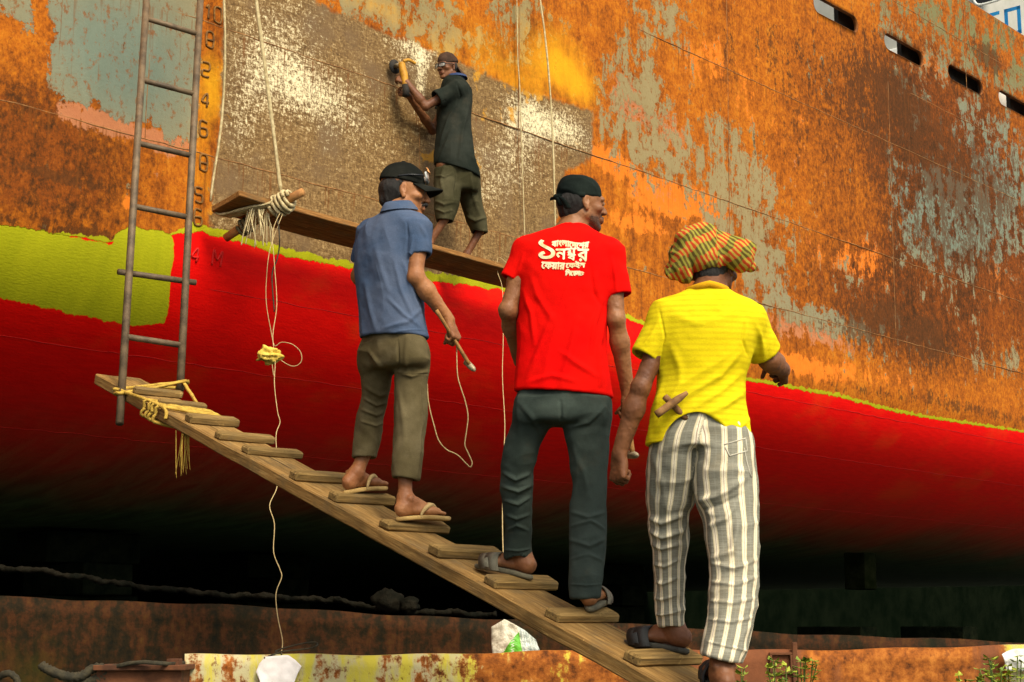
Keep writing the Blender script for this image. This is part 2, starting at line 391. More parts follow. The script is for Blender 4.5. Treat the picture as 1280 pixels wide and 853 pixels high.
    rn = n.noise(n.mul(sz, (15, .45, 1), (1, 2, 0)), 2.2, 5, .62, .15); dv = n.op('ADD', n.op('MULTIPLY', n.attr('drip'), .32), n.op('MULTIPLY', n.op('SUBTRACT', rn, .5), 2.2))
    c = n.mix(n.op('MULTIPLY', n.mr(dv, .34, .62), .62), c, n.mix(fine, (.06, .022, .006, 1), (.26, .075, .008, 1)))
    # paint
    rag = n.op('MULTIPLY', n.op('SUBTRACT', n.noise(n.mul(sz, (1, .6, 1)), 7, 7, .72), .5), .12)
    rag2 = n.op('MULTIPLY', n.op('SUBTRACT', n.noise(n.mul(sz, (1, .25, 1), (5, 2, 1)), 9, 5, .7), .5), .16)
    rsd = n.op('ADD', n.attr('redsd'), rag)
    ybd = n.op('SUBTRACT', n.op('ADD', n.attr('redsd'), n.op('MULTIPLY', rag2, .8)), n.attr('band'))
    m_y1 = n.mr(ybd, -.004, .004, 1, 0)
    m_r = n.mr(rsd, -.003, .003, 1, 0)
    m_y2 = n.mr(n.op('ADD', n.attr('yelsd'), n.op('MULTIPLY', rag2, .55)), -.004, .004, 1, 0)
    ycol = n.mix(n.mr(streak, .1, .9), (.30, .31, .005, 1), (.43, .41, .008, 1))
    ycol = n.mix(n.mr(brush, .52, .75, 0, .6), ycol, (.28, .26, .01, 1))
    roll = n.noise(n.mul(sz, (1, 5, 1)), 5, 5, .55, .2)
    rcol = n.mix(n.mr(roll, .2, .8), (.66, .001, .0004, 1), (.82, .003, .0008, 1))
    rcol = n.mix(n.op('MULTIPLY', n.mr(n.noise(n.mul(sz, (.6, 1, 1)), 1.4, 5, .6), .5, .7), .45), rcol, (.66, .05, .004, 1))
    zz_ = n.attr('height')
    m_shade = n.mr(n.op('ADD', zz_, n.op('MULTIPLY', n.op('SUBTRACT', huge, .5), .4)), 1.95, 2.75, 1, 0)
    rcol = n.mix(m_shade, rcol, n.mix(n.mr(streak, .35, .65), (.018, .034, .013, 1), (.055, .085, .038, 1)))  # shade under the bilge painted in: red turns dark green towards the bottom
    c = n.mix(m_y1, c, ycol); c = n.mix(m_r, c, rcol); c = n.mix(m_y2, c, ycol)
    paint = n.op('MAXIMUM', m_r, m_y2)
    n.base(c)
    ro = n.mix(m_st, (.82,) * 3 + (1,), n.mix(m_sh, (.55,) * 3 + (1,), (.42,) * 3 + (1,)))
    ro = n.mix(paint, ro, (.62,) * 3 + (1,)); n.rough(ro)
    n.metal(n.op('MULTIPLY', n.op('MULTIPLY', m_st, n.op('SUBTRACT', 1, paint)), .25)); n.spec(.1)
    relief = n.op('ADD', n.op('MULTIPLY', fine, .6), n.op('ADD', n.op('MULTIPLY', m_gr, .35), n.op('MULTIPLY', tiny, .25)))
    relief = n.mix(paint, relief, n.op('MULTIPLY', n.noise(n.mul(sz, (1, 2, 1)), 30, 4, .6), .25))
    n.bump(relief, .55, .02)
    return n.m
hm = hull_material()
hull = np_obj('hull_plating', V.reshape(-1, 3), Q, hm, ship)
for k, a in A.items(): fattr(hull, k, a)
arc = np.concatenate([[0], np.cumsum(np.hypot(np.diff(off), np.diff(pz)))]); arc = arc - arc[len(prof) - len(zz)] + ZB
fattr(hull, 'sz', np.stack([S, np.broadcast_to(arc, S.shape), np.zeros_like(S)], -1), 'FLOAT_VECTOR'); fattr(hull, 'height', Z)

rust_m = mat_var('rusted_steel', (.10, .035, .010, 1), (.30, .10, .018, 1), 9, .85, .5, 70)
dark_m = mat_var('dark_steel', (.010, .009, .007, 1), (.03, .022, .014, 1), 8, .8, .3, 50)
seam_m = mat_var('weld_bead', (.13, .05, .014, 1), (.34, .16, .045, 1), 14, .75, .6, 120)
seamr_m = mat_var('painted_weld', (.36, .002, .001, 1), (.52, .004, .001, 1), 14, .75, .6, 120)
def seam(pts, r=.0045, mt=None):
    m = MB(); P = []
    for p, q in zip(pts[:-1], pts[1:]):
        a, b = np.array(p), np.array(q); k = max(int(np.hypot(*(b - a)) / .12), 1)
        P += [a + (b - a) * i / k for i in range(k)]
    P.append(np.array(pts[-1]))
    rs = random.Random(len(P))
    m.tube([hull_pt(s + rs.uniform(-.004, .004), z + rs.uniform(-.005, .005), -.001) for s, z in P], r, 6, rfun=lambda t: .8 + .4 * abs(math.sin(t * 190)))
    return m.build('weld_seam', mt or seam_m, ship)
for zc, a, b in ((4.43, -13, 29), (5.45, -13, 29), (6.93, -1, 29), (8.86, 4, 29), (7.72, 9, 29)): seam([(a, zc), (b, zc)])
for zc, a_ in ((3.45, -1.9), (2.95, -13), (2.45, -13)): seam([(a_, zc), (29, zc)], .003, seamr_m)
for px, z0, z1 in ((524, 4.43, 5.45), (648, 4.2, 9.4), (911, 4.43, 9.4), (1113, 4.43, 7.72), (1212, 7.72, 9.4), (180, 4.43, 8)):
    s0 = hull_sz(px, 200)[0]; seam([(s0, z0), (s0, z1)], .004)
# rail on the bulwark
m = MB(); m.tube([HP + HD * s + HN * (hull_off(ZTOP) - .03) + Vector((0, 0, ZTOP + .01)) for s in np.linspace(-13, 29, 60)], .022, 10); m.build('bulwark_rail', rust_m, ship)
for cs, cz in SLOT:        # rims of the slots
    m = MB(); ring = []
    for i in range(36):
        a = 2 * math.pi * i / 36; cx = (HL - HH) * (1 if math.cos(a) > 0 else -1)
        ring.append((cs + cx + HH * math.cos(a), cz + HH * math.sin(a)))
    for k, dd in enumerate((.004, -.05)):
        for s_, z_ in ring: m.v.append(hull_pt(s_, z_, dd))
    for k, dd in enumerate((.004, -.05)):
        for s_, z_ in ring: m.v.append(hull_pt(cs + (s_ - cs) * 1.008, cz + (z_ - cz) * 1.03, dd))
    for i in range(36):
        j = (i + 1) % 36
        m.f += [(i, j, 36 + j, 36 + i), (72 + i, 72 + j, j, i), (36 + i, 36 + j, 108 + j, 108 + i), (72 + i, 108 + i, 108 + j, 72 + j)]
    m.build('slot_rim', rust_m, ship)
white_m = mat_var('white_ship_paint', (.60, .60, .54, 1), (.74, .74, .68, 1), 3, .6, .1, 30)
greyw_m = mat_var('grey_ship_paint', (.34, .34, .29, 1), (.42, .41, .36, 1), 3, .6, .1, 30)
blue_m = mat_var('blue_ship_paint', (.005, .16, .40, 1), (.008, .22, .48, 1), 8, .6)
black_m = mat_var('dark_glass', (.006, .007, .008, 1), (.012, .013, .014, 1), 3, .25)
def hbox(s0, s1, o0, o1, z0, z1):
    m = MB(); c = HP + HD * ((s0 + s1) / 2) + HN * ((o0 + o1) / 2) + Vector((0, 0, (z0 + z1) / 2))
    m.box(c, HD * ((s1 - s0) / 2), HN * ((o1 - o0) / 2), Vector((0, 0, (z1 - z0) / 2))); return m
hbox(-13, 29, -14, -.06, 7.0, 7.1).build('deck', dark_m, ship, False)
# bulwark stays: dark plates standing behind the slots
for s0, s1, o1 in ((SLOT[0][0] + .36, SLOT[0][0] + .9, -.12), (SLOT[1][0] + .26, SLOT[1][0] + .9, -.12), (SLOT[2][0] - .7, SLOT[2][0] - .01, -.10), (SLOT[2][0] + .01, SLOT[2][0] + .75, -.12), (SLOT[3][0] - .72, SLOT[3][0] - .16, -.12), (SLOT[3][0] + .26, SLOT[3][0] + .9, -.12)):
    hbox(s0, s1, o1 - .06, o1, 7.1, 9.0).build('bulwark_stay', dark_m, ship, False)
hbox(4, 12.2, -3.2, -3.0, 7.1, 9.7).build('hatch_coaming', white_m, ship, False)
m = MB(); c0 = HP + HD * (SLOT[0][0] - .42) + HN * (-.9)
for k in range(4): m.tube([c0 + Vector((0, 0, 7.1)) + HD * k * .11, c0 + Vector((0, 0, 9.1)) + HD * k * .11], .045, 10)
m.build('ventilator', blue_m, ship)
# deckhouse: its front wall faces the bow
DS = 13.0
dh = hbox(DS, DS + 6, -9, -.75, 7.1, 16).build('deckhouse', greyw_m, ship, False)
band_p = [(-9, 9.0), (-.74, 9.0)]
hbox(DS - .05, DS + 6.04, -9.04, -.70, 8.4, 9.98).build('painted_band', white_m, ship, False, .02)
def dpt(o, z, d=0): return HP + HD * (DS + d) + HN * o + Vector((0, 0, z))
def dh_px(px, py, d=0):
    rr = ray(px, py); o = Vector((0, 0, CZ)); t = ((HP + HD * (DS + d)) - o).dot(HD) / rr.dot(HD); p = o + rr * t
    return ((p - HP).dot(HN), p.z)
m = MB(); wo, wz = dh_px(1236, 6)
for i in range(28):
    a = 2 * math.pi * i / 28; sx = math.copysign(abs(math.cos(a)) ** .45, math.cos(a)); sy = math.copysign(abs(math.sin(a)) ** .45, math.sin(a))
    m.v.append(dpt(wo + .02 + .26 * sx, wz + .38 + .36 * sy, -.012))
m.f.append(tuple(range(28))); wnd = m.build('window', black_m, dh, False)
m = MB(); m.tube([m_ + HD * -.006 for m_ in [Vector(v.co) for v in wnd.data.vertices]] + [Vector(wnd.data.vertices[0].co) + HD * -.006, Vector(wnd.data.vertices[1].co) + HD * -.006], .018, 8); m.build('window_frame', white_m, dh)
def stroke_letter(pts_list, name, parent, toP, wdt, dep, mat):
    m = MB()
    for pts in pts_list:
        for a, b in zip(pts[:-1], pts[1:]):
            a, b = Vector(a), Vector(b); e = (b - a).normalized(); q = Vector((-e.y, e.x)) * wdt / 2; a2, b2 = a - e * wdt / 2, b + e * wdt / 2
            k = len(m.v)
            for dd in (0, dep):
                for p in (a2 - q, b2 - q, b2 + q, a2 + q): m.v.append(toP(p.x, p.y, dd))
            m.f += [(k, k + 1, k + 2, k + 3), (k + 4, k + 7, k + 6, k + 5)] + [(k + i, k + 4 + i, k + 4 + (i + 1) % 4, k + (i + 1) % 4) for i in range(4)]
        dep *= 1.15
    return m.build(name, mat, parent, False)
lo, lz = dh_px(1268, 28)
tp = lambda x, y, d: dpt(lo + x, lz + y, -.052 - d)
stroke_letter([[(-.1, -.19), (-.1, .19), (.1, .19), (.1, -.19), (-.1, -.19)]], 'painted_letter', ship, tp, .055, .006, blue_m)
stroke_letter([[(-.23, .19), (-.42, .19), (-.42, .01), (-.23, .01), (-.23, -.19), (-.42, -.19)]], 'painted_letter', ship, tp, .055, .006, blue_m)
stroke_letter([[(.23, .19), (.23, -.19), (.40, -.19)]], 'painted_letter', ship, tp, .055, .006, blue_m)
# draft marks: weld-bead figures along the stem, half painted over
mark_m = mat_var('draft_mark_bead', (.10, .045, .012, 1), (.26, .12, .02, 1), 20, .8, .5, 90)
redm = mat_var('red_bead', (.50, .004, .002, 1), (.66, .01, .004, 1), 20, .7)
GL = {'0': [[(0, 0), (0, 1), (.55, 1), (.55, 0), (0, 0)]], '1': [[(.1, .8), (.3, 1), (.3, 0)]], '8': [[(0, 0), (0, 1), (.55, 1), (.55, 0), (0, 0)], [(0, .5), (.55, .5)]],
      '6': [[(.55, 1), (0, 1), (0, 0), (.55, 0), (.55, .5), (0, .5)]], '2': [[(0, 1), (.55, 1), (.55, .5), (0, .4), (0, 0), (.55, 0)]], '4': [[(.45, 0), (.45, 1), (0, .35), (.6, .35)]],
      'M': [[(0, 0), (0, 1), (.35, .4), (.7, 1), (.7, 0)]], '5': [[(.55, 1), (0, 1), (0, .55), (.55, .5), (.55, 0), (0, 0)]]}
def mark(txt, px, py, hgt, mat):
    s0, z0 = hull_sz(px, py); m = MB(); x = 0
    for ch in txt:
        for st in GL[ch]: m.tube(catmull([hull_pt(s0 + x + a * hgt, z0 + (b - .5) * hgt, .004) for a, b in st], 5), .0085, 6)
        x += hgt * .85
    m.build('draft_mark', mat, ship)
for txt, px, py in (('10', 256, 14), ('8', 258, 49), ('2', 253, 86), ('4', 252, 124), ('6', 250, 160), ('8', 250, 203), ('5', 244, 243), ('6', 243, 271)): mark(txt, px, py, .105, mark_m)
mark('4', 240, 318, .1, redm); mark('M', 266, 322, .11, redm)

# ------------------------------------------------------------------ ground, dock
mud = N('dock_mud'); o_ = mud.obj()
mud.base(mud.mix(mud.mr(mud.noise(o_, .8, 6, .6), .35, .65), (.012, .022, .010, 1), (.035, .042, .02, 1))); mud.bump(mud.noise(o_, 3, 6, .6), .8, .08); mud.rough(.9)
g = np_obj('ground', *(lambda xs: (np.array([(x, y, .06 * math.sin(x * 1.1) * math.sin(y * .9)) for x in xs for y in xs]), np.array([(i * len(xs) + j, (i + 1) * len(xs) + j, (i + 1) * len(xs) + j + 1, i * len(xs) + j + 1) for i in range(len(xs) - 1) for j in range(len(xs) - 1)])))(np.concatenate([[-300, -120, -60], np.linspace(-30, 30, 61), [60, 120, 300]])), mud.m)
tag(g, kind='structure')
# old painted steel plate (front) and darker plate (behind)
def plate_mat(name, front):
    n = N(name); o = n.obj(); sp = n.sep(o)
    st = n.noise(n.mul(o, (3, 3, .7)), 3, 7, .65, .3); fi = n.noise(o, 16, 7, .7); big = n.noise(n.mul(o, (1, 1, 1), (4, 1, 0)), 1.1, 5, .6)
    if front:
        rust = n.ramp(fi, [(.34, (.07, .022, .006, 1)), (.5, (.28, .082, .013, 1)), (.66, (.46, .16, .026, 1))])
        pale = n.mix(n.mr(big, .4, .6), (.38, .31, .13, 1), (.46, .41, .23, 1))
        pale = n.mix(n.mr(st, .45, .6), pale, (.50, .42, .05, 1))
        f = n.op('ADD', n.op('MULTIPLY', n.attr('pale'), 1), n.op('MULTIPLY', n.op('SUBTRACT', n.op('ADD', n.op('MULTIPLY', st, .5), n.op('MULTIPLY', fi, .5)), .5), 2.2))
        c = n.mix(n.mr(f, .42, .58), rust, pale)
        c = n.mix(n.op('MULTIPLY', n.mr(n.noise(n.mul(o, (1, 1, .6)), 28, 5, .7), .6, .66), .7), c, (.16, .045, .012, 1))
        c = n.mix(n.mr(n.op('ADD', n.attr('brown'), n.op('MULTIPLY', n.op('SUBTRACT', st, .5), 1.2)), .4, .7), c, n.mix(fi, (.09, .035, .016, 1), (.24, .08, .03, 1)))
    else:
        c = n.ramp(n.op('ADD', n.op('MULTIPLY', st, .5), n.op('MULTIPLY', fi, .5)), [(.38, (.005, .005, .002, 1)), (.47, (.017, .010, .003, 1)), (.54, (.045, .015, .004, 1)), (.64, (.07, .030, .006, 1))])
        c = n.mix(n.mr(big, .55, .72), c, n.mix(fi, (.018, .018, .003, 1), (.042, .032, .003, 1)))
    n.base(c); n.rough(.8); n.spec(.12); n.bump(fi, .5, .01); return n.m
def dock_plate(name, x0, x1, y, z0, za, zb, mat, th=.05, flange=.12):
    # upright plate with a flange along its top
    nx, nz = int((x1 - x0) / .06), 12
    Vv, Qq = [], []
    prof = [(-th / 2, z0), (-th / 2, None), (-th / 2 + flange, None), (-th / 2 + flange, -.02), (th / 2, -.02), (th / 2, z0)]
    rows = []
    for i in range(nx + 1):
        x = x0 + (x1 - x0) * i / nx; zt = za + (zb - za) * i / nx + .006 * math.sin(x * 3.1) + .004 * math.sin(x * 11)
        col = [(x, y - th / 2 + .006 * math.sin(x * 2 + k), z0 + (zt - z0) * k / nz) for k in range(nz + 1)]
        col += [(x, y - th / 2 + flange, zt), (x, y - th / 2 + flange, zt - .03), (x, y + th / 2, zt - .03), (x, y + th / 2, z0)]
        rows.append(len(col)); Vv += col
    m_ = rows[0]
    for i in range(nx):
        for k in range(m_ - 1): Qq.append((i * m_ + k, (i + 1) * m_ + k, (i + 1) * m_ + k + 1, i * m_ + k + 1))
    o = np_obj(name, np.array(Vv), np.array(Qq), mat, None, False); return o, np.array(Vv)
FY, BY = 7.9, 8.9
rust2_m = mat_var('brown_rust', (.05, .02, .009, 1), (.14, .05, .018, 1), 9, .9, .5, 70)
a0, a1 = at(232, 820, FY), at(1500, 806, FY)
fb, fv = dock_plate('steel_coaming', a0.x, a1.x, FY, .1, a0.z, a1.z, plate_mat('painted_plate', True))
fpx = 640 + fv[:, 0] / FY * FPX
fattr(fb, 'pale', np.interp(fpx, [230, 430, 560, 600, 640, 760, 900, 960, 1230, 1255, 1290, 1400], [.62, .60, .52, .40, .3, .3, .1, .05, .05, .75, .65, .1]))
fattr(fb, 'brown', np.interp(fpx, [230, 700, 860, 930, 985, 1000, 1180, 1230, 1250, 1300], [.1, .15, .6, .9, .9, .35, .35, .8, .2, .6]))
tag(fb, 'low front steel plate with peeling yellow and orange paint along the bottom', 'steel plate')
m = MB(); w0 = at(991, 790, FY)
for dx in (-.012,): m.box((w0.x, FY - .035, w0.z - .22), (.012, 0, 0), (0, .010, 0), (0, 0, .17))
m.build('stiffener', rust2_m, fb, False, .004)
m = MB(); q0 = at(975, 829, FY)
for dx, dz, lx, lz in ((-.05, 0, .006, .045), (.05, 0, .006, .045), (0, .045, .056, .006), (0, -.045, .056, .006)): m.box((q0.x + dx, FY - .032, q0.z + dz), (lx, 0, 0), (0, .01, 0), (0, 0, lz))
m.build('lug', rust2_m, fb, False, .002)
b0, b1 = at(-200, 735, BY), at(1500, 815, BY)
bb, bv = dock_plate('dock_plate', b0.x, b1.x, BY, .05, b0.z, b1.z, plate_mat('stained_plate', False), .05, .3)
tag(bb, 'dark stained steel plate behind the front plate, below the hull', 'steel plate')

far = empty('dock_wall_root')
bpy.data.objects.remove(far)
m = MB(); c = HP + HN * -20.6
m.box(c + Vector((0, 0, 2.4)), HD * 90, HN * .4, Vector((0, 0, 2.6)))
m.box(c + Vector((0, 0, 5.1)), HD * 90, HN * .6, Vector((0, 0, .12)))
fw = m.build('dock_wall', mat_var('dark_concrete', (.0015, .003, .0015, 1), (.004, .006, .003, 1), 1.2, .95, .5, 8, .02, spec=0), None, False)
tag(fw, 'dark concrete dock wall far behind, beneath the ship', 'wall')
# ------------------------------------------------------------------ timber, ropes, ladder
def wood_mat(name, c1, c2, c3, stain=.5):
    n = N(name); g = n.attr('grain', True)
    fib = n.noise(n.mul(g, (1.6, 26, 26)), 3, 7, .65, .6); big = n.noise(n.mul(g, (1.2, 5, 5)), 1.6, 5, .6); sp = n.noise(n.mul(g, (1, 1.6, 1.6)), 14, 5, .7)
    c = n.ramp(fib, [(.3, c1), (.5, c2), (.7, c3)])
    c = n.mix(n.op('MULTIPLY', n.mr(big, .5, .72), stain), c, (.07, .045, .018, 1))
    c = n.mix(n.op('MULTIPLY', n.mr(sp, .62, .72), .5), c, (.55, .36, .12, 1))
    mud_ = n.mr(n.noise(n.mul(g, (1, 1.4, 1.4), (7, 3, 1)), 4.5, 7, .68), .50, .66); c = n.mix(n.op('MULTIPLY', mud_, .6), c, n.mix(sp, (.09, .06, .028, 1), (.20, .14, .065, 1)))
    crack = n.mr(n.noise(n.mul(g, (.5, 30, 30), (3, 0, 0)), 1.6, 3, .5), .66, .70); c = n.mix(n.op('MULTIPLY', crack, .8), c, (.03, .018, .008, 1))
    n.base(c); n.rough(.85); n.spec(.1); n.bump(n.op('ADD', fib, n.op('MULTIPLY', sp, .4)), .55, .006); return n.m
wood = wood_mat('weathered_timber', (.115, .062, .02, 1), (.245, .138, .042, 1), (.37, .23, .08, 1), .7)
wood2 = wood_mat('cleat_timber', (.085, .054, .02, 1), (.185, .115, .038, 1), (.31, .195, .068, 1), .75)
wood3 = wood_mat('staging_timber', (.10, .045, .014, 1), (.22, .10, .028, 1), (.36, .19, .06, 1), .5)
def D_of(px): return 1 / (.1754 - .0000929 * (840 - px))
E0, E1 = at(699, 783, D_of(699)), at(194, 508, D_of(194))
PU = (E1 - E0).normalized(); PWD = Vector((PU.y, -PU.x, 0)).normalized(); PN = PWD.cross(PU).normalized()
if PN.z < 0: PN = -PN
PWID, PTH = .29, .062
def proj(p):
    p = Vector(p) - Vector((0, 0, CZ)); c, s = math.cos(PITCH), math.sin(PITCH)
    f = p.y * c + p.z * s; u = -p.y * s + p.z * c
    return (PW / 2 + FPX * p.x / f, PH / 2 - FPX * u / f)
def t_at_px(px):            # distance along the plank's near edge
    lo, hi = -4., 6.
    for _ in range(50):
        mid = (lo + hi) / 2
        if proj(E0 + PU * mid)[0] > px: lo = mid
        else: hi = mid
    return lo
t_top = t_at_px(119); t_bot = -(E0.z - .03) / PU.z
gp = empty('gangplank', tuple(E0 + PU * t_bot), label='long sloping wooden gangplank with nailed cross cleats that the three men climb', cat='gangplank')
rough_board('plank', E0 + PU * ((t_top + t_bot) / 2) + PWD * (PWID / 2) - PN * (PTH / 2), PU * ((t_top - t_bot) / 2), PWD * (PWID / 2), PN * (PTH / 2), wood, gp, (60, 5, 2), .005, 1, .007)
def plank_pt(t, wv, h): return E0 + PU * t + PWD * wv + PN * h
CL = [(170, .30, .05), (200, .29, .045), (238, .30, .075), (276, .33, .075), (310, .33, .075), (371, .33, .08), (421, .34, .08), (486, .35, .085), (550, .35, .085), (621, .345, .085), (699, .33, .085), (801, .34, .09), (905, .33, .085), (1010, .33, .085)]
cleat_t = {}
for i, (px, ln, wd) in enumerate(CL):
    t = t_at_px(px) + .03; cleat_t[px] = t; rr = random.Random(i)
    a = rr.uniform(-.03, .03); ax = (PWD * math.cos(a) + PU * math.sin(a)); ay = PN.cross(ax)
    hh = rr.uniform(.036, .046)
    rough_board('cleat', plank_pt(t + wd / 2, .012 + ln / 2, hh / 2 - .001), ax * (ln / 2), ay * (wd / 2), PN * (hh / 2), wood2, gp, (8, 3, 2), .006, i + 3, .009)
CLH = .04
# ladder
steel_m = mat_var('ladder_pipe', (.065, .045, .026, 1), (.17, .115, .062, 1), 10, .6, .4, 80, .003, .15)
lad = empty('steel_ladder', tuple(at(149, 530, 8.85)), label='tall steel pipe ladder leaning on the hull above the top of the gangplank', cat='ladder')
LB0 = at(149.5, 530, 8.85); LT0 = at(183, 0, 10.15)
RB0 = at(225, 488, 9.16); RT0 = at(250.5, 0, 10.42)
ext = 1.22
m = MB(); m.tube([LB0, LB0.lerp(LT0, ext / 2), LB0.lerp(LT0, ext)], .023, 12); m.build('rail', steel_m, lad)
m = MB(); m.tube([RB0, RB0.lerp(RT0, ext / 2), RB0.lerp(RT0, ext)], .023, 12); m.build('rail', steel_m, lad)
def rail_at(b, t, y):
    lo, hi = 0, 1.3
    for _ in range(40):
        mid = (lo + hi) / 2
        if proj(b.lerp(t, mid))[1] > y: lo = mid
        else: hi = mid
    return b.lerp(t, lo)
for k, (yl, yr) in enumerate(((421, 432), (341, 351), (258, 272), (179, 195), (100, 118), (23, 43), (-56, -35), (-136, -112))):
    a, b = rail_at(LB0, LT0, yl), rail_at(RB0, RT0, yr); e = (b - a).normalized(); m = MB()
    xa, xb = (.075, .06) if k == 1 else (0.005, 0.005)
    dn = Vector((.0, .02, -.0)) if k == 1 else Vector()
    m.tube([a - e * xa + dn, b + e * xb + dn], .018, 10); m.build('rung', steel_m, lad)
# yellow rope lashing the ladder to the plank
rope_y = mat_var('yellow_rope', (.30, .18, .025, 1), (.52, .34, .055, 1), 30, .85, .5, 200, .003)
rope_w = mat_var('pale_rope', (.34, .26, .12, 1), (.56, .46, .25, 1), 30, .85, .5, 200, .003)
rope_d = mat_var('dark_rope', (.02, .018, .01, 1), (.05, .04, .02, 1), 30, .85, .5, 200, .003)
lash = empty('rope_lashing', tuple(plank_pt(t_at_px(200), .1, .02)), label='yellow rope lashing wound round the ladder foot and gangplank top', cat='rope')
def loop_round(t, skew, h0=.012, r=.009, jit=0):
    rr = random.Random(int(t * 1000)); P = []
    for wv, h in ((-.02, -.03), (-.018, h0), (.07, h0 + .006), (.16, h0 + .003), (PWID + .018, h0), (PWID + .016, -PTH - .01), (.14, -PTH - .018), (-.02, -PTH - .012), (-.02, -.03)):
        P.append(plank_pt(t + skew * (wv / PWID - .3) + rr.uniform(-.006, .006), wv, h))
    m = MB(); m.tube(catmull(P, 5), r, 9, 3, 900); m.build('rope_turn', rope_y, lash)
tl = t_at_px(206)
for k, sk in enumerate((.02, .01, .03, .0)): loop_round(tl + .045 * k, -.16 + sk * .4)
m = MB()
lr, rr_ = rail_at(LB0, LT0, 492), rail_at(RB0, RT0, 484)
vn = Vector((-.645, .764, 0)) * .034; wl = PWD * .034; up = PN
P = [plank_pt(tl + .10, PWID - .03, .02), rr_ + vn * -1 + up * .02, rr_ + wl, rr_ + vn, (lr + rr_) / 2 + vn + up * .02, lr + vn, lr - wl, lr - vn, (lr + rr_) / 2 - vn * 1.3 + up * .01, rr_ - vn * 1.3 + up * .03, rr_ + wl + up * .02, rr_ + vn + up * .03, lr + vn + up * .03, lr - wl + up * .02, lr - vn + up * .005, plank_pt(tl + .02, -.01, .02), plank_pt(tl - .06, -.018, -.03)]
m.tube(catmull(P, 6), .0095, 9, 3, 900); m.build('rope_turn', rope_y, lash)
for q in range(16):
    r_ = random.Random(q); b = plank_pt(t_at_px(226) + r_.uniform(-.05, .05), .03 + r_.uniform(-.02, .02), -PTH - .005); x, y = r_.uniform(-.02, .02), r_.uniform(-.02, .02)
    m = MB() if q == 0 else m; L = r_.uniform(.12, .26)
    m.tube(catmull([b, b + Vector((x * .5, y * .5, -L * .4)), b + Vector((x, y, -L * .75)), b + Vector((x * 1.5, y, -L))], 4), .0035, 5, rfun=lambda t: 1 - .6 * t)
m.build('frayed_end', rope_y, lash)
# hanging staging
sA, sB = at_hull(299, 238, .5), at_hull(700, 349, .5)
SU = (sB - sA).normalized(); SWD = (-HN * .32 + Vector((0, 0, -.062))); SN = SU.cross(SWD).normalized()
if SN.z < 0: SN = -SN
stg = empty('staging_plank', tuple(sA), label='wooden staging plank slung from ropes against the hull, bearing one barefoot man', cat='staging')
sth = .045; sc_ = (sA + sB) / 2 + SWD / 2 - SN * (sth / 2)
rough_board('plank', sc_, (sB - sA) / 2, SWD / 2, SN * (sth / 2), wood3, stg, (40, 5, 2), .004, 21, .005)
def stage_pt(px, f, h=0):     # f: 0 near edge .. 1 hull edge
    lo, hi = -1., 6.
    for _ in range(45):
        mid = (lo + hi) / 2
        if proj(sA + SU * mid)[0] < px: lo = mid
        else: hi = mid
    return sA + SU * lo + SWD * f + SN * h
# pale worn edge and orange paint smear on the staging
stick = MB(); pf, pn_ = at_hull(282, 298, .1), at_hull(379, 239, .74)
stick.tube([pf.lerp(pn_, k / 8) + Vector((0, 0, .006 * math.sin(k * 1.3))) for k in range(9)], .034, 12, rfun=lambda t: .82 + .2 * math.sin(t * 2.6 + .3))
stk = stick.build('wooden_pole', mat_var('peeled_pole', (.22, .09, .025, 1), (.50, .24, .07, 1), 9, .75, .4, 40), None)
tag(stk, 'short peeled wooden pole lashed across the left end of the staging', 'pole')
bmm = bmesh.new(); bmm.from_mesh(stk.data); bmesh.ops.recalc_face_normals(bmm, faces=bmm.faces[:]); bmm.to_mesh(stk.data); bmm.free()
wr = empty('rope_knot', tuple(pn_), label='pale rope knotted around the short pole and left end of the staging', cat='rope')
pd = (pn_ - pf).normalized(); px_ = pd.cross(SN).normalized(); py_ = pd.cross(px_)
def coil(c0, c1, turns, rad, r, mat, seed=0):
    P = []; rr = random.Random(seed)
    for k in range(turns * 12 + 1):
        a = 2 * math.pi * k / 12; P.append(c0.lerp(c1, k / (turns * 12)) + px_ * (math.cos(a) * rad * rr.uniform(.95, 1.15)) + py_ * (math.sin(a) * rad * rr.uniform(.95, 1.15)))
    m = MB(); m.tube(catmull(P, 2), r, 8, 3, 700); return m.build('rope_turn', mat, wr)
coil(pf.lerp(pn_, .62), pf.lerp(pn_, .86), 5, .052, .013, rope_w, 1)
coil(pf.lerp(pn_, .68), pf.lerp(pn_, .82), 3, .07, .013, rope_w, 2)
coil(pf.lerp(pn_, .2), pf.lerp(pn_, .34), 3, .05, .013, mat_var('grey_rope', (.09, .075, .035, 1), (.2, .16, .075, 1), 30, .9, .5, 200), 3)
for q, f0 in enumerate((.0, .018, -.016, .036)):
    m = MB(); px = 346 + q * 4
    P = [pf.lerp(pn_, .78 - q * .04) + SN * .05, stage_pt(px - 6, .0, .02), stage_pt(px - 10, -.04, -.04), stage_pt(px - 28, .35, -sth - .02), stage_pt(px - 40, .9, -sth - .02), stage_pt(px - 42, 1.03, .0), stage_pt(px - 24, .6, .012), stage_pt(px - 8, .15, .014)]
    m.tube(catmull(P, 6), .0095, 8, 3, 900); m.build('rope_turn', rope_w, wr)
m = MB()
for q in range(22):
    r_ = random.Random(q + 50); b = stage_pt(330 + r_.uniform(-9, 9), .25 + r_.uniform(-.15, .15), -sth - .03); x, y = r_.uniform(-.05, .05), r_.uniform(-.03, .03); L = r_.uniform(.14, .27)
    m.tube(catmull([b, b + Vector((x * .5, y * .5, -L * .4)), b + Vector((x, y, -L * .75)), b + Vector((x * 1.2, y, -L))], 4), .006, 5, rfun=lambda t: 1 - .5 * t)
m.build('frayed_end', rope_w, wr)
topL = at_hull(226, -690, .1); topL.z = ZTOP + .07
topR = at_hull(571, -640, .1); topR.z = ZTOP + .07
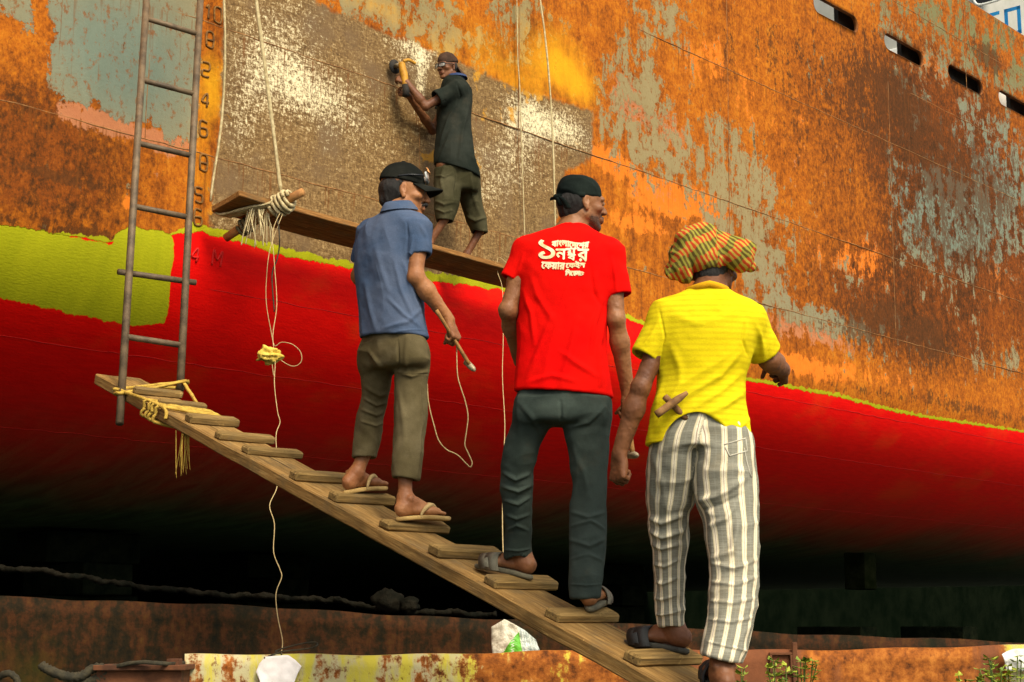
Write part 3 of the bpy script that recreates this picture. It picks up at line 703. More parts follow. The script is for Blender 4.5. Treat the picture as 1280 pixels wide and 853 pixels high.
def hang(name, P, r, mat, lab, strands=3, n=9, sub=10, cat='rope', group=None):
    m = MB(); m.tube(catmull(P, sub), r, n, strands, 300); o = m.build(name, mat, None); return tag(o, lab, cat, group)
hang('hanging_rope', [topL, at(280, 0, 11.3), stage_pt(297, .95, .03)], .009, rope_w, 'thinner pale rope dropping to the hull side of the staging end')
hang('hanging_rope', [topL + Vector((.05, 0, 0)), at(320, 0, 11.2), stage_pt(353, .02, .06)], .013, rope_w, 'thicker pale rope dropping to the knotted pole at the left end of the staging')
hang('hanging_rope', [topR, at_hull(675, 0, .33), stage_pt(706, .3, .02), stage_pt(698, .3, -.05)], .008, rope_w, 'pale rope coming down behind the man with the black bandana')
hang('hanging_rope', [at_hull(642, -560, .08), at_hull(646, 0, .05), at_hull(650, 120, .05), at_hull(656, 300, .06)], .006, rope_w, 'thin cord hanging straight down the hull by the bare steel', 0, 6)
string_m = mat_var('string', (.36, .26, .11, 1), (.50, .38, .18, 1), 40, .9)
pn2 = pf.lerp(pn_, .72)
def Dm(y): return 10.9 - 2.95 * max(0, min(1, (y - 300) / 515)) ** 1.2
S1 = [pn2 + Vector((0, 0, -.05))] + [at(x, y, Dm(y)) for x, y in ((341, 290), (343, 330), (346, 380), (341, 420), (344, 450), (343, 480), (347, 515), (350, 528), (345, 545), (347, 585), (346, 610), (337, 632), (343, 655), (342, 690), (350, 712), (352, 722), (345, 742), (347, 770), (353, 800), (352, 815))] + [at(352, 822, FY - .04), at(346, 838, FY - .04), at(338, 858, FY - .06)]
hang('string', S1, .0028, string_m, 'long thin string trailing from the staging down past the yellow rag to the front plate', 0, 5, 5, 'string')
hang('string', [pn2 + Vector((.02, 0, -.05))] + [at(x, y, 10.9) for x, y in ((338, 310), (333, 350), (333, 380), (338, 410), (343, 432), (352, 428), (366, 431), (376, 441), (376, 453), (366, 458), (352, 451), (344, 441), (340, 450), (342, 470))], .0028, string_m, 'tangled string with one open loop beside the yellow rag', 0, 5, 6, 'string')
hang('dark_cord', [stage_pt(347, .1, -sth)] + [at(x, y, 10.95) for x, y in ((349, 290), (349, 310), (346, 325), (340, 345), (343, 390))], .005, rope_d, 'dark cord hanging under the knotted end of the staging', 0, 6, 6, 'cord')
hang('string', [stage_pt(634, .0, .01), at(623, 322, 13.3), at(622, 340, 13.2), at(628, 362, 12.9), at(629, 420, 12), at(628, 470, 11), at(631, 530, 10), at(629, 580, 9.2), at(628, 640, 8.4), at(629, 692, 7.6), at(632, 715, 7.4), plank_pt(t_at_px(590), .31, -.01)], .0028, string_m, 'string hanging from the staging down behind the red shirt', 0, 5, 6, 'string')
hang('wire', [at(330, 823, FY - .05), at(352, 815, FY - .02), at(385, 811, FY), at(396, 807, FY), at(393, 803, FY + .02), at(372, 806, FY + .03), at(345, 814, FY + .03), at(352, 818, FY - .03), at(350, 830, FY - .05)], .004, rope_d, 'dark bent wire lying on top of the front plate', 0, 5, 6, 'wire')

# small loose things
def blob_mesh(name, c, rad, mat, seed=0, sub=3, amp=.3, fr=2.2):
    bm = bmesh.new(); bmesh.ops.create_icosphere(bm, subdivisions=sub, radius=1)
    for v in bm.verts:
        q = v.co * fr + Vector((seed * 3.1, 0, 0)); k = 1 + amp * mnoise.noise(q) + amp * .6 * mnoise.noise(q * 2.3)
        v.co = Vector((v.co.x * rad[0], v.co.y * rad[1], v.co.z * rad[2])) * k + Vector(c)
    me = bpy.data.meshes.new(name); bm.to_mesh(me); bm.free(); me.shade_smooth(); me.materials.append(mat)
    o = bpy.data.objects.new(name, me); link(o); return o
ragm = mat_var('yellow_rag', (.50, .32, .03, 1), (.72, .52, .10, 1), 12, .9, .6, 40)
rg = blob_mesh('rag', at(337, 444, Dm(444) - .02), (.07, .06, .052), ragm, 4, 4, .55, 2.0); tag(rg, 'small yellow rag knotted on the hanging string', 'rag')
# torn sheet on the front plate
def sheet(name, pts, Y, mat, bulge=.02, th=.003, seed=0, n=14):
    P = [at(x, y, Y) for x, y in pts]; c = sum(P, Vector()) / len(P); bm = bmesh.new()
    vs = [bm.verts.new(p) for p in P]; f = bm.faces.new(vs)
    bmesh.ops.triangulate(bm, faces=[f]); 
    for _ in range(5):
        bmesh.ops.subdivide_edges(bm, edges=[e for e in bm.edges if e.calc_length() > .018], cuts=1); bmesh.ops.triangulate(bm, faces=bm.faces[:])
    for v in bm.verts:
        q = v.co * 9 + Vector((seed, 0, 0)); v.co += Vector((0, -bulge * (.5 + mnoise.noise(q) + .4 * mnoise.noise(q * 3)), 0))
    bmesh.ops.recalc_face_normals(bm, faces=bm.faces[:]); r_ = bmesh.ops.solidify(bm, geom=bm.faces[:], thickness=th)
    me = bpy.data.meshes.new(name); bmesh.ops.recalc_face_normals(bm, faces=bm.faces[:]); bm.to_mesh(me); bm.free(); me.shade_smooth(); me.materials.append(mat)
    o = bpy.data.objects.new(name, me); link(o); return o
paper = mat_var('torn_paper', (.62, .55, .50, 1), (.78, .72, .68, 1), 6, .8, .3, 14, .01)
tag(sheet('torn_sheet', [(320, 840), (324, 830), (332, 821), (345, 820), (360, 819), (369, 825), (377, 833), (372, 843), (368, 853), (357, 868), (328, 868), (325, 851)], FY - .05, paper, .012, .003, 1), 'torn white sheet stuck to the front plate under the string', 'paper')
cloth_w = mat_var('white_cloth', (.60, .58, .50, 1), (.76, .75, .68, 1), 6, .85, .4, 12, .02)
tag(sheet('rag', [(1249, 818), (1266, 811), (1300, 812), (1300, 840), (1256, 838)], FY - .05, cloth_w, .04, .004, 2), 'white rag draped over the right end of the front plate', 'rag')
# printed bag
bagm = N('printed_bag'); bo = bagm.attr('grain', True); bs = bagm.sep(bo)
bc = bagm.mix(bagm.mr(bagm.noise(bo, 6, 4, .6), .35, .65), (.50, .45, .33, 1), (.68, .62, .48, 1))
gx = bagm.op('ADD', bs[0], bagm.op('MULTIPLY', bagm.op('SUBTRACT', bs[1], .4), bagm.mr(bs[1], .38, .42, -.0, .0)))
green = bagm.op('MULTIPLY', bagm.mr(bs[0], .30, .31), bagm.mr(bs[0], .60, .61, 1, 0)); tri = bagm.mr(bagm.op('SUBTRACT', bs[1], bagm.op('MULTIPLY', bs[0], 1.5)), -.05, -.04, 1, 0)
green2 = bagm.op('MULTIPLY', tri, bagm.op('MULTIPLY', bagm.mr(bs[0], .16, .17), bagm.mr(bs[0], .60, .61, 1, 0)))
bc = bagm.mix(green2, bc, (.10, .40, .015, 1)); slv = bagm.mr(bs[0], .61, .62)
bc = bagm.mix(slv, bc, bagm.mix(bagm.mr(bagm.noise(bagm.mul(bo, (14, 1, 1)), 3, 3, .6), .4, .6), (.28, .34, .30, 1), (.58, .62, .54, 1)))
bagm.base(bc); bagm.rough(.45); bagm.bump(bagm.noise(bo, 9, 4, .6), .5, .02)
bag = empty('plastic_bag', tuple(at(648, 822, FY + .12)), label='cream and green printed plastic bag slumped behind the front plate under the gangplank', cat='bag')
nx, ny = 24, 24; Vv = []; Gv = []
cor = [(620, 828), (690, 832), (670, 772), (610, 766)]
outl = [(617, 830), (614, 800), (613, 784), (622, 779), (632, 774), (641, 778), (660, 786), (672, 797), (677, 815), (678, 830)]
for j in range(ny + 1):
    v = j / ny
    for i in range(nx + 1):
        u = i / nx
        top = np.interp(u, [0, .3, .5, .75, 1], [784, 774, 780, 788, 800]); y = 832 + (top - 832) * v; x = np.interp(v, [0, .6, 1], [617, 614, 614]) * (1 - u) + np.interp(v, [0, .4, 1], [678, 677, 670]) * u
        p = at(x, y, FY + .12 - .05 * math.sin(math.pi * u) * (1 - v * .7)); q = p * 14
        p.y += .018 * mnoise.noise(q) + .012 * mnoise.noise(q * 2.6); Vv.append(p); Gv.append((u, v, 0))
b0 = len(Vv); Vv += [p + Vector((0, .07 + .03 * math.sin(math.pi * (k % (nx + 1)) / nx), -.004)) for k, p in enumerate(Vv[:])]; Gv += Gv[:]
Qv = []
for o_ in (0, b0):
    for j in range(ny):
        for i in range(nx):
            a = o_ + j * (nx + 1) + i; f = (a, a + 1, a + nx + 2, a + nx + 1); Qv.append(f if o_ == 0 else f[::-1])
for i in range(nx): Qv.append((ny * (nx + 1) + i, ny * (nx + 1) + i + 1, b0 + ny * (nx + 1) + i + 1, b0 + ny * (nx + 1) + i))
for j in range(ny):
    for i in (0, nx):
        a = j * (nx + 1) + i; Qv.append((a, a + nx + 1, b0 + a + nx + 1, b0 + a))
bb_ = np_obj('bag_film', np.array([tuple(p) for p in Vv]), np.array(Qv), bagm.m, bag); fattr(bb_, 'grain', np.array(Gv), 'FLOAT_VECTOR')
lw = mat_var('bag_print', (.62, .60, .5, 1), (.7, .68, .6, 1), 8, .5)
def bagp(u, v, d):
    i = min(max(u, 0), 1) * nx; j = min(max(v, 0), 1) * ny; a = int(j) * (nx + 1) + int(i); return Vv[min(a, b0 - 1)] + Vector(((u * nx - int(i)) * .008, -.006 - d, 0)) if 0 else at(614 + 62 * u, 832 - 50 * v, FY + .045 - d + .0 * u)
for k in range(4):
    m = MB(); v0 = .2 + k * .13
    stroke_letter([[(.40, v0), (.46, v0 + .03), (.40, v0 + .06), (.46, v0 + .09)]], 'bag_mark', bag, bagp, .012, .002, lw)
# dark lumpy sacks, mooring chain and rope on the rear plate
dk = mat_var('tarry_sack', (.003, .0035, .002, 1), (.012, .010, .006, 1), 10, .9, .6, 30, .02, spec=.05)
for px, py, r_, lab in ((486, 752, (.085, .07, .065), 'dark lumpy sack on the rear plate, the larger of two'), (512, 757, (.055, .06, .05), 'dark lumpy sack on the rear plate, the smaller of two')):
    o = blob_mesh('sack', at(px, py, BY + .13), r_, dk, px, 3, .35, 1.8); tag(o, lab, 'sack', 'sacks on the rear plate')
P = []; rr = random.Random(5)
for k in range(60):
    x = -40 + 660 * k / 59; y = np.interp(x, [-40, 60, 120, 200, 300, 420, 480, 620], [702, 712, 722, 734, 742, 748, 760, 766]); P.append(at(x, y + 3 + rr.uniform(-1.8, 1.8), BY + .25 + rr.uniform(-.03, .03)))
m = MB(); m.tube(catmull(P, 3), .014, 9, 3, 120, rfun=lambda t: .8 + .5 * abs(math.sin(t * 70))); o = m.build('mooring_rope', dk, None); tag(o, 'thick tarry mooring rope lying along the top of the rear plate', 'rope')
# timber blocks carrying the keel
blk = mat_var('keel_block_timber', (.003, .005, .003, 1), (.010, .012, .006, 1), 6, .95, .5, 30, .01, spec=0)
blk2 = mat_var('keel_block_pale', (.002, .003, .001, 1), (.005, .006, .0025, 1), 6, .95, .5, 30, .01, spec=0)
for k, (px, w_, Y) in enumerate(((95, .36, 16.5), (990, .3, 23.8), (1045, .3, 24.6), (1120, .3, 25.4), (1172, .3, 26.0), (1235, .34, 26.8), (330, .4, 22), (760, .4, 26))):
    b = at(px, 760, Y); zt = hull_off(1.95); r_ = random.Random(k)
    o = empty('keel_block', (b.x, b.y, 0), label='', cat='timber block', group='timber blocks under the hull')
    o['label'] = ['timber block below the hull at the far left', 'timber block below the hull, just right of the striped trousers', 'timber block below the hull, second to the right of the striped trousers', 'timber block under the hull, near the small jammed block', 'timber block under the hull, right of the small jammed block', 'timber block under the hull at the far right', 'timber block deep under the hull behind the long string', 'timber block deep under the hull between red shirt man and yellow shirt man'][k]
    zz0 = 0
    zmax = 1.9 if k in (0, 6, 7) else (.62 if k % 2 else .9)
    while zz0 < zmax:
        hgt = .32; a = HD if int(zz0 / .32) % 2 else HN; c_ = HN if int(zz0 / .32) % 2 else HD
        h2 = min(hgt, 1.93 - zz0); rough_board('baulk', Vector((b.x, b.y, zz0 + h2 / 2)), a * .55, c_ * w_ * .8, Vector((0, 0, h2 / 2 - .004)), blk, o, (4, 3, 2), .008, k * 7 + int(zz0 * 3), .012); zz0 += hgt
b = at(1076, 724, 22.2); o = empty('wedge_block', (b.x, b.y, b.z - .18), label='small wooden block jammed up under the hull at right', cat='wooden block')
rough_board('baulk', Vector((b.x, b.y, 1.71)), HD * .16, HN * .16, Vector((0, 0, .25)), blk2, o, (4, 4, 3), .01, 77, .01)
# rusty box and tarred hawser at the left of the front plate
bx = empty('rusty_box', tuple(at(180, 850, 7.8)), label='rusty brown steel box at the left end of the front plate', cat='steel box')
m = MB()
c_ = at(180, 862, 7.8); m.box(c_, (.2, 0, 0), (0, .12, 0), (0, 0, .1)); m.build('box_body', rust2_m, bx, False, .006)
m = MB(); m.box(at(182, 834, 7.78), (.215, 0, 0), (0, .14, 0), (0, 0, .012)); m.build('box_lid', rust2_m, bx, False, .004)
m = MB(); m.box(at(218, 829, 7.75), (.03, 0, 0), (0, .04, 0), (0, 0, .02)); m.build('hinge_block', rust2_m, bx, False, .004)
hang('hawser', [at(-20, 858, 7.9), at(8, 842, 7.8), at(22, 852, 7.8), at(14, 870, 7.8), at(40, 880, 7.7)], .016, rope_d, 'short dark rope loop at the bottom left corner', 3, 9, 6, 'rope')
hang('hawser', [at(52, 832, 7.7), at(62, 838, 7.68), at(80, 845, 7.66), at(100, 846, 7.68), at(116, 836, 7.7), at(128, 836, 7.7), at(132, 845, 7.7), at(118, 850, 7.7), at(104, 856, 7.7), at(112, 866, 7.7)], .022, rope_d, 'thick tarred rope end coiled beside the rusty box', 3, 9, 6, 'rope')
hang('hawser', [at(126, 838, 7.72), at(150, 832, 7.64), at(176, 828, 7.62), at(205, 830, 7.62), at(230, 829, 7.85)], .010, rope_d, 'thin dark rope lying across the lid of the rusty box', 3, 8, 6, 'rope')
# weeds
leafm = N('weed_leaf'); lo_ = leafm.obj(); leafm.base(leafm.mix(leafm.mr(leafm.noise(lo_, 14, 3), .35, .65), (.09, .17, .012, 1), (.34, .38, .025, 1))); leafm.rough(.6)
stemm = mat_var('weed_stem', (.05, .08, .012, 1), (.10, .12, .02, 1), 20)
def weed(px, py, Y, hgt, n, lab, spread=.12):
    b = at(px, py, Y); b0 = Vector((b.x, b.y, 0.02)); o = empty('weed', tuple(b0), label=lab, cat='weed', group='weeds along the front plate'); rr = random.Random(px)
    mS, mL = MB(), MB()
    for k in range(n):
        tip = Vector((b.x + rr.uniform(-spread, spread), b.y + rr.uniform(-.1, .1), b.z + rr.uniform(-.2, .6) * hgt)); P = [b0 + Vector((rr.uniform(-.04, .04), rr.uniform(-.04, .04), 0)), b0.lerp(tip, .5) + Vector((rr.uniform(-.03, .03), 0, .03)), tip]
        C_ = catmull(P, 8); mS.tube(C_, .003, 5)
        for i in range(4, len(C_)):
            for q in range(3):
                a = rr.uniform(0, 6.28); dv = Vector((math.cos(a), math.sin(a), rr.uniform(-.2, .7))).normalized(); L = rr.uniform(.026, .05); c = C_[i]; sd_ = dv.cross(Vector((rr.uniform(-.3, .3), .2, 1))).normalized() * L * .3
                j = len(mL.v); nn = dv.cross(sd_).normalized() * L * .12
                mL.v += [c, c + dv * L * .5 + sd_ + nn, c + dv * L, c + dv * L * .5 - sd_ + nn]; mL.f += [(j, j + 1, j + 2, j + 3)]
    mS.build('stems', stemm, o); mL.build('leaves', leafm.m, o, False)
weed(985, 846, 7.4, .12, 12, 'yellow green weed just right of the striped trousers')
weed(918, 844, 7.3, .09, 6, 'small yellow green weed at the hem of the striped trousers', .05)
weed(1250, 838, 7.5, .12, 13, 'bright green weed below the white rag at bottom right')
weed(1215, 852, 7.5, .06, 5, 'low green weed left of the white rag at bottom right')
# ------------------------------------------------------------------ implicit modelling
HRES = float(os.environ.get('HRES', '.0036'))
def V3(p): return np.array(tuple(p), np.float64)
def nrm(v): v = V3(v); return v / (np.linalg.norm(v) + 1e-12)
class SDF:
    def __init__(s, lo, hi, h=None):
        s.h = h or HRES; s.lo = V3(lo); s.n = np.ceil((V3(hi) - s.lo) / s.h).astype(int) + 1
        s.f = np.full(tuple(s.n), .3, np.float32)
    def blk(s, lo, hi):
        a = np.clip(np.floor((V3(lo) - s.lo) / s.h).astype(int), 0, s.n - 1); b = np.clip(np.ceil((V3(hi) - s.lo) / s.h).astype(int) + 1, 0, s.n)
        if np.any(b - a < 1): return None, None
        sl = tuple(slice(i, j) for i, j in zip(a, b))
        X = [(s.lo[k] + s.h * np.arange(a[k], b[k])).astype(np.float32).reshape([-1 if q == k else 1 for q in range(3)]) for k in range(3)]
        return sl, X
    def apply(s, fn, lo, hi, k=.01, mode='u'):
        m = k + 3.5 * s.h; sl, X = s.blk(V3(lo) - m, V3(hi) + m)
        if sl is None: return
        d = fn(X); a = s.f[sl]
        if mode == 'u':
            h = np.maximum(k - np.abs(a - d), 0); s.f[sl] = np.minimum(a, d) - h * h * (.25 / max(k, 1e-6))
        elif mode == 's':
            h = np.maximum(k - np.abs(a + d), 0); s.f[sl] = np.maximum(a, -d) + h * h * (.25 / max(k, 1e-6))
    def cone(s, a, b, ra, rb, k=.01, mode='u', flat=None):
        a, b = V3(a), V3(b); ba = b - a; L2 = ba @ ba + 1e-12; R_ = max(ra, rb)
        def fn(X):
            x, y, z = X[0] - a[0], X[1] - a[1], X[2] - a[2]
            t = np.clip((x * ba[0] + y * ba[1] + z * ba[2]) / L2, 0, 1)
            qx, qy, qz = x - t * ba[0], y - t * ba[1], z - t * ba[2]; r = ra + (rb - ra) * t
            if flat is None: return np.sqrt(qx * qx + qy * qy + qz * qz) - r
            w_, sc = nrm(flat[0]), flat[1]; pw = qx * w_[0] + qy * w_[1] + qz * w_[2]
            e = (1 / (sc * sc) - 1); l = np.sqrt(qx * qx + qy * qy + qz * qz + e * pw * pw) ; g = np.sqrt(qx * qx + qy * qy + qz * qz) / (l + 1e-9)
            return (l - r) * g
        mx = R_ * (max(1, flat[1]) if flat else 1)
        s.apply(fn, np.minimum(a, b) - mx, np.maximum(a, b) + mx, k, mode)
    def ell(s, c, r, M=None, k=.01, mode='u'):
        c = V3(c); r = V3(r); M = np.eye(3) if M is None else np.array(M); mx = max(r)
        def fn(X):
            x, y, z = X[0] - c[0], X[1] - c[1], X[2] - c[2]
            q = [(x * M[0, i] + y * M[1, i] + z * M[2, i]) for i in range(3)]
            k0 = np.sqrt(sum((q[i] / r[i]) ** 2 for i in range(3))); k1 = np.sqrt(sum((q[i] / r[i] ** 2) ** 2 for i in range(3))) + 1e-6
            return k0 * (k0 - 1) / k1
        s.apply(fn, c - mx, c + mx, k, mode)
    def rows(s, secs, k=.01, mode='u', capk=.012, e=2.0, slope=(0, 0), piv=None):
        """stack of elliptical slices: (z, cx, cy, rx, ry, yaw), smooth between; slope tilts the slices"""
        A_ = np.array(sorted(secs, key=lambda q: q[0]), float); z0, z1 = A_[0, 0], A_[-1, 0]
        tt = np.linspace(z0, z1, 160); T = np.stack([catm(A_[:, 0], A_[:, i], tt) for i in range(1, 6)], 1)
        pad = np.max(np.maximum(A_[:, 3], A_[:, 4])); lo = np.array([np.min(A_[:, 1]) - pad, np.min(A_[:, 2]) - pad, z0 - .1 * (slope != (0, 0))]); hi = np.array([np.max(A_[:, 1]) + pad, np.max(A_[:, 2]) + pad, z1 + .1 * (slope != (0, 0))])
        mx, my = (np.mean(A_[:, 1]), np.mean(A_[:, 2])) if piv is None else piv
        def fn(X):
            z = X[2] - slope[0] * (X[0] - mx) - slope[1] * (X[1] - my); zf = np.clip(z, z0, z1)
            g = [np.interp(zf.ravel(), tt, T[:, i]).reshape(zf.shape).astype(np.float32) for i in range(5)]
            x, y = X[0] - g[0], X[1] - g[1]; c_, s_ = np.cos(g[4]), np.sin(g[4]); u, v = x * c_ + y * s_, -x * s_ + y * c_
            q = ((np.abs(u) / g[2]) ** e + (np.abs(v) / g[3]) ** e) ** (1 / e) + 1e-6; d = np.sqrt(u * u + v * v) * (1 - 1 / q); d = np.where(q < .05, -np.minimum(g[2], g[3]), d)
            cap = np.maximum(z0 - z, z - z1); h = np.maximum(capk - np.abs(d - cap), 0)
            return np.maximum(d, cap) + h * h * .25 / capk
        s.apply(fn, lo, hi, k, mode)
    def mesh(s):
        f = s.f; sg = f < 0; c = np.zeros(np.array(f.shape) - 1, np.uint8)
        offs = [(i, j, k) for i in (0, 1) for j in (0, 1) for k in (0, 1)]; nx, ny, nz = c.shape
        for o in offs: c += sg[o[0]:o[0] + nx, o[1]:o[1] + ny, o[2]:o[2] + nz]
        I = np.argwhere((c > 0) & (c < 8)); vid = np.full(c.shape, -1, np.int32); vid[tuple(I.T)] = np.arange(len(I))
        val = {o: f[I[:, 0] + o[0], I[:, 1] + o[1], I[:, 2] + o[2]] for o in offs}
        P = np.zeros((len(I), 3)); cnt = np.zeros(len(I))
        for a in offs:
            for ax in range(3):
                if a[ax]: continue
                b = tuple(1 if q == ax else a[q] for q in range(3)); va, vb = val[a], val[b]; x = (va < 0) != (vb < 0)
                t = np.where(x, va / np.where(x, va - vb, 1), 0); p = np.tile(np.array(a, float), (len(I), 1)); p[:, ax] += t
                P += np.where(x[:, None], p, 0); cnt += x
        P = P / cnt[:, None] + I; Qs = []
        for ax in range(3):
            o1, o2 = [(1, 2), (2, 0), (0, 1)][ax]
            sl0 = [slice(1, -1)] * 3; sl0[ax] = slice(0, -1); sl1 = list(sl0); sl1[ax] = slice(1, None)
            A0, A1 = sg[tuple(sl0)], sg[tuple(sl1)]; E = np.argwhere(A0 != A1); flip = A0[tuple(E.T)]
            base = E + 1; base[:, ax] -= 1; d1 = np.zeros(3, int); d1[o1] = 1; d2 = np.zeros(3, int); d2[o2] = 1
            q = [vid[tuple((base - x).T)] for x in (d1 + d2, d2, 0 * d1, d1)]
            q = np.stack(q, 1); q[~flip] = q[~flip][:, ::-1]; Qs.append(q)
        Q = np.concatenate(Qs); Q = Q[(Q >= 0).all(1)]
        return P * s.h + s.lo, Q
def catm(x, y, t):
    """monotone cubic through (x, y)"""
    h = np.diff(x); dl = np.diff(y) / h; m = np.zeros(len(x)); m[0], m[-1] = dl[0], dl[-1]
    for i in range(1, len(x) - 1): m[i] = 0 if dl[i - 1] * dl[i] <= 0 else 2 / (1 / dl[i - 1] + 1 / dl[i])
    i = np.clip(np.searchsorted(x, t) - 1, 0, len(x) - 2); u = (t - x[i]) / h[i]
    return (2 * u ** 3 - 3 * u ** 2 + 1) * y[i] + (u ** 3 - 2 * u ** 2 + u) * h[i] * m[i] + (-2 * u ** 3 + 3 * u ** 2) * y[i + 1] + (u ** 3 - u ** 2) * h[i] * m[i + 1]
def vnormals(V, Q):
    n = np.cross(V[Q[:, 2]] - V[Q[:, 0]], V[Q[:, 3]] - V[Q[:, 1]]); N_ = np.zeros_like(V)
    for k in range(4): np.add.at(N_, Q[:, k], n)
    return N_ / (np.linalg.norm(N_, axis=1, keepdims=True) + 1e-12)
def smooth(V, Q, it=2, lam=.5):
    a = np.concatenate([Q[:, i] for i in range(4)]); b = np.concatenate([Q[:, (i + 1) % 4] for i in range(4)])
    deg = np.bincount(a, minlength=len(V)) + np.bincount(b, minlength=len(V))
    for i in range(it * 2):
        l = lam if i % 2 == 0 else -lam * .96; s_ = np.zeros_like(V)
        for k in range(3): s_[:, k] = np.bincount(a, V[b, k], len(V)) + np.bincount(b, V[a, k], len(V))
        V = V + l * (s_ / np.maximum(deg, 1)[:, None] - V)
    return V
_LAT = np.random.default_rng(11).uniform(-1, 1, (32, 32, 32))
def vnoise(P):
    P = np.asarray(P); i = np.floor(P).astype(int); f = P - i; f = f * f * (3 - 2 * f); o = 0
    for a in (0, 1):
        for b in (0, 1):
            for c in (0, 1):
                w_ = (f[:, 0] if a else 1 - f[:, 0]) * (f[:, 1] if b else 1 - f[:, 1]) * (f[:, 2] if c else 1 - f[:, 2])
                o = o + w_ * _LAT[(i[:, 0] + a) & 31, (i[:, 1] + b) & 31, (i[:, 2] + c) & 31]
    return o
def fold_noise(V, d, freq, stretch, seed, warp=.35):
    """ridged noise whose folds run along direction d"""
    d = nrm(d); t = V @ d; P = V + d * (t * (1 / stretch - 1))[:, None]
    P = P * freq + seed * 5.3; P = P + warp * vnoise(P * .7 + 9)[:, None]
    return (1 - np.abs(vnoise(P)) * 2.2) * 1.35
def fold_lines(V, N_, lines, Y, side=-1):
    """explicit folds: ((px,py),...), width m, height m; act on the side of the garment turned to the viewer"""
    out = np.zeros(len(V))
    for pts, wd, amp in lines:
        P = [V3(at(x, y, Y)) for x, y in pts]; best = np.full(len(V), 9.); tt = np.zeros(len(V)); L = sum(np.linalg.norm(b - a) for a, b in zip(P[:-1], P[1:])); acc = 0
        for a, b in zip(P[:-1], P[1:]):
            e = (b - a)[[0, 2]]; le = np.hypot(*e); q = V[:, [0, 2]] - a[[0, 2]]; t = np.clip((q @ e) / (le * le + 1e-9), 0, 1)
            d = np.hypot(q[:, 0] - t * e[0], q[:, 1] - t * e[1]); m = d < best; best = np.where(m, d, best); tt = np.where(m, (acc + t * le) / L, tt); acc += le
        out += 1.55 * amp * np.exp(-(best / wd) ** 2) * np.clip(np.sin(np.pi * np.clip(tt * .9 + .05, 0, 1)), 0, 1) ** .6 * np.clip(-N_[:, 1] * 2 * (-side) if side > 0 else -N_[:, 1] * 2, 0, 1)
    return out
def garment(name, sdf, mat, parent, wr=None, it=1, sm=1):
    V, Q = sdf.mesh(); V = smooth(V, Q, it)
    if wr is not None:
        N_ = vnormals(V, Q); V = V + N_ * wr(V, N_)[:, None]
        if sm: V = smooth(V, Q, sm)
    o = np_obj(name, V, Q, mat, parent); return o, V, Q

# ------------------------------------------------------------------ skin, cloth
def skin_mat(name, c1, c2, lip=(.16, .05, .035, 1), hair=(.012, .010, .008, 1)):
    n = N(name); o = n.obj(); f = n.noise(o, 18, 5, .6); b = n.noise(o, 5, 3, .5)
    c = n.mix(n.mr(b, .35, .65), c1, c2); c = n.mix(n.op('MULTIPLY', n.mr(f, .5, .7), .35), c, tuple(x * .6 for x in c1[:3]) + (1,))
    c = n.mix(n.attr('lip'), c, lip)
    hm_ = n.mr(n.op('ADD', n.attr('hair'), n.op('MULTIPLY', n.op('SUBTRACT', n.noise(o, 260, 2, .6), .5), .9)), .35, .7)
    c = n.mix(n.op('MULTIPLY', hm_, .9), c, hair)
    n.base(c); n.rough(n.mr(f, .3, .7, .45, .62)); n.spec(.3)
    n.b.inputs['Subsurface Weight'].default_value = .06; n.b.inputs['Subsurface Radius'].default_value = (.012, .005, .003)
    n.bump(n.op('ADD', n.noise(o, 90, 4, .6), n.op('MULTIPLY', n.noise(o, 300, 2, .5), .4)), .28, .004); return n.m
def cloth_mat(name, c1, c2, weave=420, bump=.35, rough=.9, col=None, dirt=None):
    n = N(name); o = n.obj(); b = n.noise(o, 4, 5, .6); sp = n.sep(o)
    c = n.mix(n.mr(b, .35, .65), c1, c2)
    if col: c = col(n, c, o)
    if dirt: c = n.mix(n.op('MULTIPLY', n.mr(n.noise(o, 7, 6, .65), .54, .7), dirt[1]), c, dirt[0])
    fz = n.noise(o, weave, 2, .5); c = n.mix(n.op('MULTIPLY', n.mr(fz, .3, .7), .22), c, (.0, .0, .0, 1))
    n.base(c); n.rough(rough); n.spec(.06)
    n.bump(n.op('ADD', fz, n.op('MULTIPLY', n.noise(o, 60, 3, .6), 1.2)), bump, .003); return n.m

